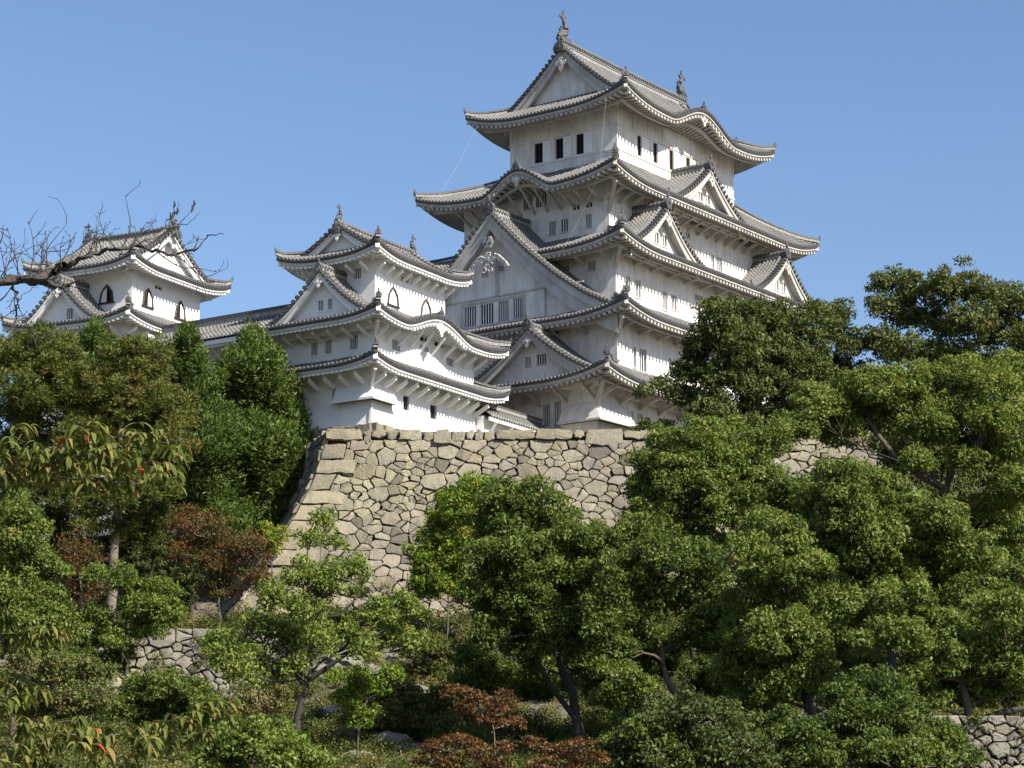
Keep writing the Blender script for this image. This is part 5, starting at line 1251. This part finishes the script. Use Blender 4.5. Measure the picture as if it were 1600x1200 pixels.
    T_('shrub', lab, 'shrub', Y, trunk, lobes, mat, (.12, .06), .34, .85, seed=40 + i, group=gS, tint=tn, r0=.05, dY=.8, ptv=.18)
for i, (lab, trunk, lobes) in enumerate([
    ('rust coloured maple with bare grey stems right of the slope', [(775, 1170), (770, 1130)], [(715, 1085, 20), (745, 1095, 22), (780, 1105, 22), (760, 1125, 20), (800, 1130, 18), (725, 1110, 16), (790, 1085, 12)]),
    ('rust coloured maple at the bottom edge below the other one', [(720, 1215), (720, 1195)], [(680, 1170, 22), (715, 1160, 22), (750, 1175, 24), (700, 1190, 20), (790, 1170, 18), (770, 1195, 20), (660, 1190, 16)]),
    ('low rust coloured maple under the central trunk', [(890, 1215), (890, 1190)], [(835, 1165, 18), (870, 1175, 20), (905, 1165, 18), (930, 1185, 18), (850, 1195, 20), (900, 1195, 18)])]):
    T_('maple_tree', lab, 'tree', 64 - i, trunk, lobes, L_MAPLE, (.085, .055), .34, .42, seed=60 + i, group='rust coloured maples', tint=.5, r0=.035, squash=.4, lobe_sq=.6, dY=.6, bark=BARK_L, ptv=.2)

# visible limbs of the big right-hand tree and the leaning trunk, grown from their own trunks
def bough(parent_label, pts, r0, r1, bark, Y, name='leaning_trunk'):
    mb = MB(); P_ = [Vector(at(a, b_, Y + (d if d else 0))) for a, b_, d in pts]; Q = []
    for a, b_ in zip(P_[:-1], P_[1:]):
        for j in range(3): Q.append(a.lerp(b_, j / 3))
    Q.append(P_[-1]); n = len(Q); mb.tube(Q, [r0 + (r1 - r0) * i / (n - 1) for i in range(n)], bark, 8); return mb
def attach(label_part, pts, r0, r1, bark, Y):
    o = next(x for x in C.objects if x.get('label', '').startswith(label_part)); mb = bough(None, pts, r0, r1, bark, Y); mb.build('limb', o, smooth=True)
attach('large upper right', [(1478, 765, 0), (1440, 745, -.3), (1400, 715, -.3), (1372, 680, -.2), (1355, 655, 0)], .19, .09, BARK, 101)
attach('large upper right', [(1460, 760, 0), (1455, 720, -.2), (1445, 690, -.3), (1440, 650, 0)], .15, .07, BARK, 101)
attach('large upper right', [(1478, 765, 0), (1490, 735, 0), (1500, 700, .2), (1520, 680, .3)], .13, .06, BARK_D, 101)
attach('tree at the bottom right', [(1500, 1195, 0), (1440, 1160, -.3), (1380, 1140, -.4), (1310, 1125, -.4), (1270, 1100, 0)], .22, .08, BARK, 73)
attach('tree at the bottom right', [(1512, 1150, 0), (1535, 1125, -.2), (1570, 1112, -.2), (1610, 1105, 0)], .16, .09, BARK_D, 73)
attach('tree at the bottom right', [(1440, 1150, 0), (1430, 1110, .3), (1425, 1060, .5)], .13, .07, BARK_D, 73)
attach('open light green', [(483, 1062, 0), (530, 1030, -.3), (565, 1005, -.3), (600, 985, 0)], .10, .04, BARK_D, 80)
attach('open light green', [(505, 965, 0), (530, 962, -.2), (552, 940, -.2), (565, 915, 0), (575, 890, 0)], .06, .025, BARK_D, 80)
attach('open light green', [(472, 1070, 0), (455, 1040, 0), (445, 1010, 0)], .07, .03, BARK_D, 80)
attach('open light green', [(483, 1062, 0), (490, 1000, 0), (505, 960, .2), (500, 900, 0), (502, 850, 0)], .08, .02, BARK_L, 80)
attach('rounded dense tree', [(905, 1130, 0), (870, 1085, -.2), (845, 1045, -.2), (830, 1000, 0)], .15, .06, BARK_D, 92)
attach('tall light crowned', [(1085, 1060, 0), (1082, 1000, 0), (1080, 950, 0), (1080, 880, 0)], .17, .10, BARK_D, 99)
attach('tall light crowned', [(1085, 1050, 0), (1065, 1040, 0), (1040, 1045, 0), (1025, 1060, 0)], .11, .06, BARK_D, 99)

# ---- ground cover over the slope
def ground_cover():
    n = 21000; r_ = np.random.default_rng(3); Y = r_.uniform(56, 121, n); X = (r_.random(n) - .5) * 2 * (Y * .245) ; Ps, Ts, Ns, Tt = [], [], [], []
    for x, y in zip(X, Y):
        pn = mnoise.noise(Vector((x * .25, y * .25, 9)))
        if pn < -.2 and r_.random() < .6: continue
        if x < -12 and 111 < y < 113: continue
        if x > xleft(11) and y > YT - batter(12) : continue
        z = ground_z(x, y)
        if x > -14 and 100 < y < 118 and mnoise.noise(Vector((x * .45, y * .45, 4))) > .22: continue
        rr = r_.uniform(.15, .45) * (r_.uniform(1.3, 2.2) if r_.random() < .22 else 1); m_ = int(95 * (rr / .3) ** 1.6)
        P, T, Nn, tt = puff_leaves(np.array([x, y, z + rr * .7]), rr, m_, .8, 'broad', .42 + mnoise.noise(Vector((x * .5, y * .5, 1))) * .75 + r_.normal() * .16); Ps.append(P); Ts.append(T); Ns.append(Nn); Tt.append(tt)
    P = np.concatenate(Ps); n = len(P); sc = nr_.uniform(.6, 1.3, n)
    o = leaf_mesh('ground_cover', P, np.concatenate(Ts), np.concatenate(Ns), .12 * sc, .06 * sc, np.concatenate(Tt), L_SCRUB); tag(o, kind='stuff'); return n
TOT += ground_cover()
def ivy():
    """creepers and weeds on the pale retaining wall and the rampart foot"""
    r_ = np.random.default_rng(8); Ps, Ts, Ns, Tt = [], [], [], []
    for _ in range(620):
        if r_.random() < .55: x = r_.uniform(-31, -12.5); h = r_.uniform(-.1, 4.2); c_ = np.array([x, 111.9 - h * .35 - .4, 9.75 - h]); ok = mnoise.noise(Vector((x * .4, h * .6, 2))) > -.05
        else: x = r_.uniform(-15, 30); h = 11.6 - abs(r_.normal()) * 1.6; c_ = np.array([x, YT - batter(max(0, h)) - .3, ZT - h]); ok = mnoise.noise(Vector((x * .3, h * .3, 5))) > -.1
        if r_.random() < .22: x = r_.uniform(4, 26); h = r_.uniform(-.15, 3.5) ; c_ = np.array([x, 72 - h * .25 + .1 * (x - 14) - .4, 3.45 - h]); ok = mnoise.noise(Vector((x * .5, h * .7, 8))) > .0
        if not ok: continue
        rr = r_.uniform(.2, .5); P, T, Nn, tt = puff_leaves(c_, rr, int(60 * rr / .3), .9, 'broad', .4 + r_.normal() * .15); Ps.append(P); Ts.append(T); Ns.append(Nn); Tt.append(tt)
    P = np.concatenate(Ps); n = len(P); sc = nr_.uniform(.6, 1.3, n)
    o = leaf_mesh('creeper', P, np.concatenate(Ts), np.concatenate(Ns), .13 * sc, .07 * sc, np.concatenate(Tt), L_SCRUB); tag(o, kind='stuff')
ivy()
for px, py, Y, r_, lab in ((535, 1040, 93, .85, 'bright pale rock behind the forked tree limb'), (505, 1052, 92, .6, 'pale rock left of the brightest one on the slope'), (595, 1108, 86, .42, 'small pale rock below the bush in the slope middle'),
                           (620, 1128, 84, .4, 'narrow white rock leaning on the slope'), (620, 1025, 98, .35, 'little pale rock just below the rampart foot'), (700, 1050, 95, .45, 'pale rock right of the slope middle near the rust maples'),
                           (740, 1025, 99, .5, 'half hidden pale rock above the rust maples'), (610, 1165, 72, .7, 'flat grey rock low on the slope'), (560, 1190, 68, .6, 'grey rock at the bottom edge of the slope'), (395, 1015, 100, .4, 'pale rock at the foot of the rampart corner'),
                           (320, 1165, 74, .35, 'pale rock behind the lowest cherry twig'), (90, 1075, 84, .6, 'grey rock between the dark shrubs at left'), (110, 1100, 82, .45, 'smaller grey rock below the one between the dark shrubs'), (880, 1050, 90, .35, 'tiny pale rock behind the central trunk'),
                           (965, 1090, 84, .35, 'pale rock right of the central trunk'), (690, 990, 90, .55, 'brown grey rock just under the rampart foot'),
                           (655, 1085, 90, .55, 'low rock in the brown weeds at the slope centre'),
                           (760, 1075, 90, .55, 'rock half sunk above the upper rust maple'),
                           (590, 1050, 90, .55, 'square pale rock among weeds right of the brightest one'),
                           (520, 1120, 90, .55, 'mossy rock below the yellow green bush'),
                           (640, 1180, 90, .55, 'broad pale rock left of the lowest maple'),
                           (545, 1150, 90, .55, 'small angular rock near the slope bottom'),
                           (1400, 1150, 78, .6, 'shaded boulder below the leaning limb')):
    x_, y_ = ground_hit(px, py + 6)
    boulder(x_, y_, r_ * 1.15, lab)

# ================================================================== near branches reaching in from the left
def P_(px, py, Y): return Vector(at(px, py, Y))
rb = random.Random(21)
bt = empty('bare_tree', (-5.4, 14, -1.6), 'dark bare branch full of thin twigs against the sky at left', 'tree')
mb = MB()
trunk_top = P_(-330, 470, 14)
mb.tube([(-5.4, 14, -1.7), (-5.35, 14.02, .6), (-5.3, 14, 2.0), tuple(trunk_top), (-5.0, 14, 4.6)], [.17, .14, .12, .09, .04], BARK_D, 9)
mb.build('trunk', bt, smooth=True)
mb = MB()
def wig(pts, r0, r1, Y=14, sub=4, j=1.6):
    out_ = []
    for (a, b_) in zip(pts[:-1], pts[1:]):
        for k in range(sub): t_ = k / sub; out_.append((a[0] + (b_[0] - a[0]) * t_ + rb.gauss(0, j), a[1] + (b_[1] - a[1]) * t_ + rb.gauss(0, j)))
    out_.append(pts[-1]); n = len(out_)
    V3 = [P_(x, y, Y + .12 * math.sin(i * .7)) for i, (x, y) in enumerate(out_)]
    mb.tube(V3, [(r0 + (r1 - r0) * i / (n - 1)) * rb.uniform(.85, 1.2) for i in range(n)], BARK_D, 6)
    return out_
def twig(x, y, ang, ln, r, depth, Y):
    n = max(3, int(ln / 12)); pts = [(x, y)]; a = ang
    for i in range(n):
        a += rb.gauss(0, .16) + (.03 if math.cos(a) > 0 else -.03); x += math.cos(a) * ln / n; y -= math.sin(a) * ln / n; pts.append((x, y))
        if depth > 0 and rb.random() < .42: twig(x, y, a + rb.choice((-1, 1)) * rb.uniform(.5, 1.0), ln * rb.uniform(.28, .6), r * .62, depth - 1, Y + rb.uniform(-.15, .15))
        if rb.random() < .35: mb.tube([P_(x, y, Y), P_(x + rb.uniform(-3, 3), y - rb.uniform(2, 5), Y)], [r * .9, r * .5], BARK_D, 4)
    m_ = len(pts); mb.tube([P_(px, py, Y) for px, py in pts], [max(.0017, r * (1 - .72 * i / (m_ - 1))) for i in range(m_)], BARK_D, 5)
main = wig([(-330, 480), (-120, 455), (0, 440), (32, 437), (58, 435), (84, 424), (100, 414)], .038, .026, j=2)
up = wig([(84, 426), (112, 414), (138, 399), (160, 392), (188, 388), (212, 383), (245, 393), (268, 397), (300, 392), (312, 385), (325, 366), (350, 364 + 2)], .019, .0025)
low = wig([(50, 438), (72, 441), (92, 449), (108, 446)], .022, .013)
wig([(18, 446), (24, 458), (27, 480), (24, 505), (22, 540)], .009, .003, j=2.5); wig([(27, 480), (14, 492), (0, 497)], .004, .002); wig([(25, 470), (45, 455), (60, 448)], .003, .0015)
wig([(40, 505), (52, 530), (66, 550), (85, 557), (100, 556)], .003, .0012); wig([(27, 470), (40, 500), (48, 520)], .003, .002)
for (x, y, a, ln) in ((12, 438, 1.9, 80), (28, 436, 1.5, 100), (45, 434, 1.25, 110), (60, 432, 1.0, 120), (72, 428, 1.35, 75), (86, 424, .9, 85), (5, 440, 1.35, 60), (36, 436, 2.2, 60), (96, 418, 1.45, 60), (66, 430, 1.75, 90),
                      (112, 414, .75, 100), (138, 399, 1.1, 40), (160, 392, 1.9, 40), (188, 388, .75, 110), (205, 384, 1.2, 55), (212, 384, .45, 60), (245, 393, .9, 50), (268, 397, -.25, 95), (230, 390, 2.3, 60), (300, 392, .9, 35), (245, 393, -.6, 130), (180, 388, 2.4, 70), (150, 395, 1.5, 60), (92, 449, .2, 60), (108, 446, .35, 30),
                      (20, 445, -1.3, 60), (70, 440, -1.0, 40), (-6, 445, 1.0, 70), (0, 470, .6, 45), (0, 380, 1.0, 40), (10, 520, .9, 40)):
    twig(x, y, a, ln * .78, .0055, 2, 14 + rb.uniform(-.2, .2))
for (x0, y0, x1, y1) in ((240, 375, 305, 320), (205, 384, 245, 335), (268, 360, 312, 332), (262, 345, 278, 315)):
    wig([(x0, y0), ((x0 + x1) / 2 + 3, (y0 + y1) / 2 + 4), (x1, y1)], .0035, .0015)
for x, y in ((272, 320), (277, 330), (303, 318), (300, 326), (148, 377), (266, 338)): mb.tube([P_(x, y - 6, 14), P_(x + 1, y, 14), P_(x - 1, y + 6, 14)], [.003, .009, .003], BARK_D, 5)
mb.build('branch', bt, smooth=True)

ct = empty('cherry_tree', (-5.0, 12, -1.6), 'drooping cherry twigs with long yellowing and a few red leaves entering from the left', 'tree')
mb = MB(); mb.tube([(-5.0, 12, -1.7), (-4.9, 12, .0), (-4.75, 12.1, 1.4), (-4.6, 12, 2.6), (-4.4, 12, 3.6)], [.16, .13, .11, .07, .03], BARK, 9); mb.build('trunk', ct, smooth=True)
def leafy(paths, Y, dens, seed, llen=.095):
    global mb
    rl = random.Random(seed); mb = MB(); LV = []; LT = []
    for pts, r0, r1 in paths:
        n = 0; Q = []
        for a, b_ in zip(pts[:-1], pts[1:]):
            for j in range(6): t_ = j / 6; Q.append((a[0] + (b_[0] - a[0]) * t_, a[1] + (b_[1] - a[1]) * t_ + rl.gauss(0, 1.2)))
        Q.append(pts[-1]); m_ = len(Q)
        V3 = [P_(x, y, Y + .25 * math.sin(i * .35 + seed)) for i, (x, y) in enumerate(Q)]
        mb.tube(V3, [r0 + (r1 - r0) * i / (m_ - 1) for i in range(m_)], BARK, 6)
        L = sum((V3[i + 1] - V3[i]).length for i in range(m_ - 1))
        for _ in range(int(L * dens / 4.5)):
            i = rl.randrange(m_ - 1); p = V3[i].lerp(V3[i + 1], rl.random()) + Vector((rl.gauss(0, .02), rl.gauss(0, .08), rl.gauss(.0, .025)))
            for __ in range(rl.randint(3, 6)):
                l_ = llen * rl.uniform(.7, 1.3); az_ = rl.uniform(0, 6.283); d = Vector((math.cos(az_) * .7 + .12, math.sin(az_) * .7, rl.uniform(-.35, .45))).normalized(); red = rl.random() < .009
                tv = rl.uniform(.965, 1) if red else min(.93, max(.05, rl.gauss(.50, .25))); q = Vector(p); dd = Vector(d); spine = [q.copy()]; dirs = [dd.copy()]
                for k in range(5): dd = (dd + Vector((0, 0, -rl.uniform(.26, .42)))).normalized(); q = q + dd * l_ / 5; spine.append(q.copy()); dirs.append(dd.copy())
                sd_ = d.cross(Vector((0, 0, 1))).normalized(); sd_ = (sd_ + Vector((rl.gauss(0, .25), rl.gauss(0, .25), rl.gauss(0, .3)))).normalized()
                LV.append([(c_, sd_, l_ * .135 * w_) for c_, w_ in zip(spine, (.12, .8, 1.0, .85, .5, .03))]); LT.append(tv)
    mb.build('branch', ct, smooth=True)
    V, Fc, Tc = [], [], []
    for sp, tv in zip(LV, LT):
        i0 = len(V)
        for c_, sd_, w_ in sp: V += [tuple(c_ - sd_ * w_ + Vector((0, 0, w_ * .35))), tuple(c_), tuple(c_ + sd_ * w_ + Vector((0, 0, w_ * .35)))]; Tc += [tv * .97, tv, tv]
        for k in range(5): Fc += [(i0 + 3 * k, i0 + 3 * k + 1, i0 + 3 * k + 4, i0 + 3 * k + 3), (i0 + 3 * k + 1, i0 + 3 * k + 2, i0 + 3 * k + 5, i0 + 3 * k + 4)]
    me = bpy.data.meshes.new('leaves'); L0 = ct.location; me.from_pydata([(a_ - L0[0], b_ - L0[1], c_ - L0[2]) for a_, b_, c_ in V], [], Fc); me.materials.append(L_CHERRY)
    ca = me.color_attributes.new('Tint', 'FLOAT_COLOR', 'POINT'); ca.data.foreach_set('color', [x_ for t_ in Tc for x_ in (t_, t_, t_, 1.0)])
    o = bpy.data.objects.new('leaves', me); C.objects.link(o); o.parent = ct
leafy([([(-280, 760), (-60, 750), (0, 745), (60, 728), (110, 716), (170, 700), (230, 694), (280, 690)], .016, .003), ([(20, 738), (80, 745), (150, 752), (215, 755), (268, 742)], .006, .002), ([(60, 728), (95, 700), (140, 672), (160, 662)], .005, .002),
       ([(110, 716), (170, 715), (225, 722), (275, 728)], .004, .002), ([(-20, 748), (-5, 720), (15, 700), (50, 665)], .004, .002), ([(150, 704), (200, 685), (250, 680)], .003, .0015), ([(0, 745), (30, 715), (75, 700), (120, 695)], .003, .0015)], 12, 120, 1)
leafy([([(-280, 980), (-60, 1015), (0, 1008), (30, 1000), (60, 988), (95, 985)], .010, .002), ([(-60, 1015), (-20, 960), (10, 955)], .004, .002), ([(-40, 1100), (0, 1098), (35, 1085), (62, 1078)], .005, .002), ([(-30, 1050), (5, 1055), (30, 1062)], .004, .002), ([(-280, 980), (-160, 1060), (-40, 1100)], .010, .005)], 12.5, 150, 2)
leafy([([(-280, 1010), (-150, 1150), (0, 1185), (60, 1160), (120, 1148), (200, 1150), (260, 1130), (320, 1108), (365, 1100)], .010, .002), ([(120, 1150), (160, 1175), (210, 1190)], .004, .002), ([(0, 1185), (50, 1180), (100, 1195)], .004, .002), ([(200, 1150), (240, 1160), (290, 1150), (330, 1135)], .003, .0015), ([(0, 1150), (60, 1130), (130, 1125)], .003, .0015)], 11.5, 170, 3, .085)
print('leaves', TOT)
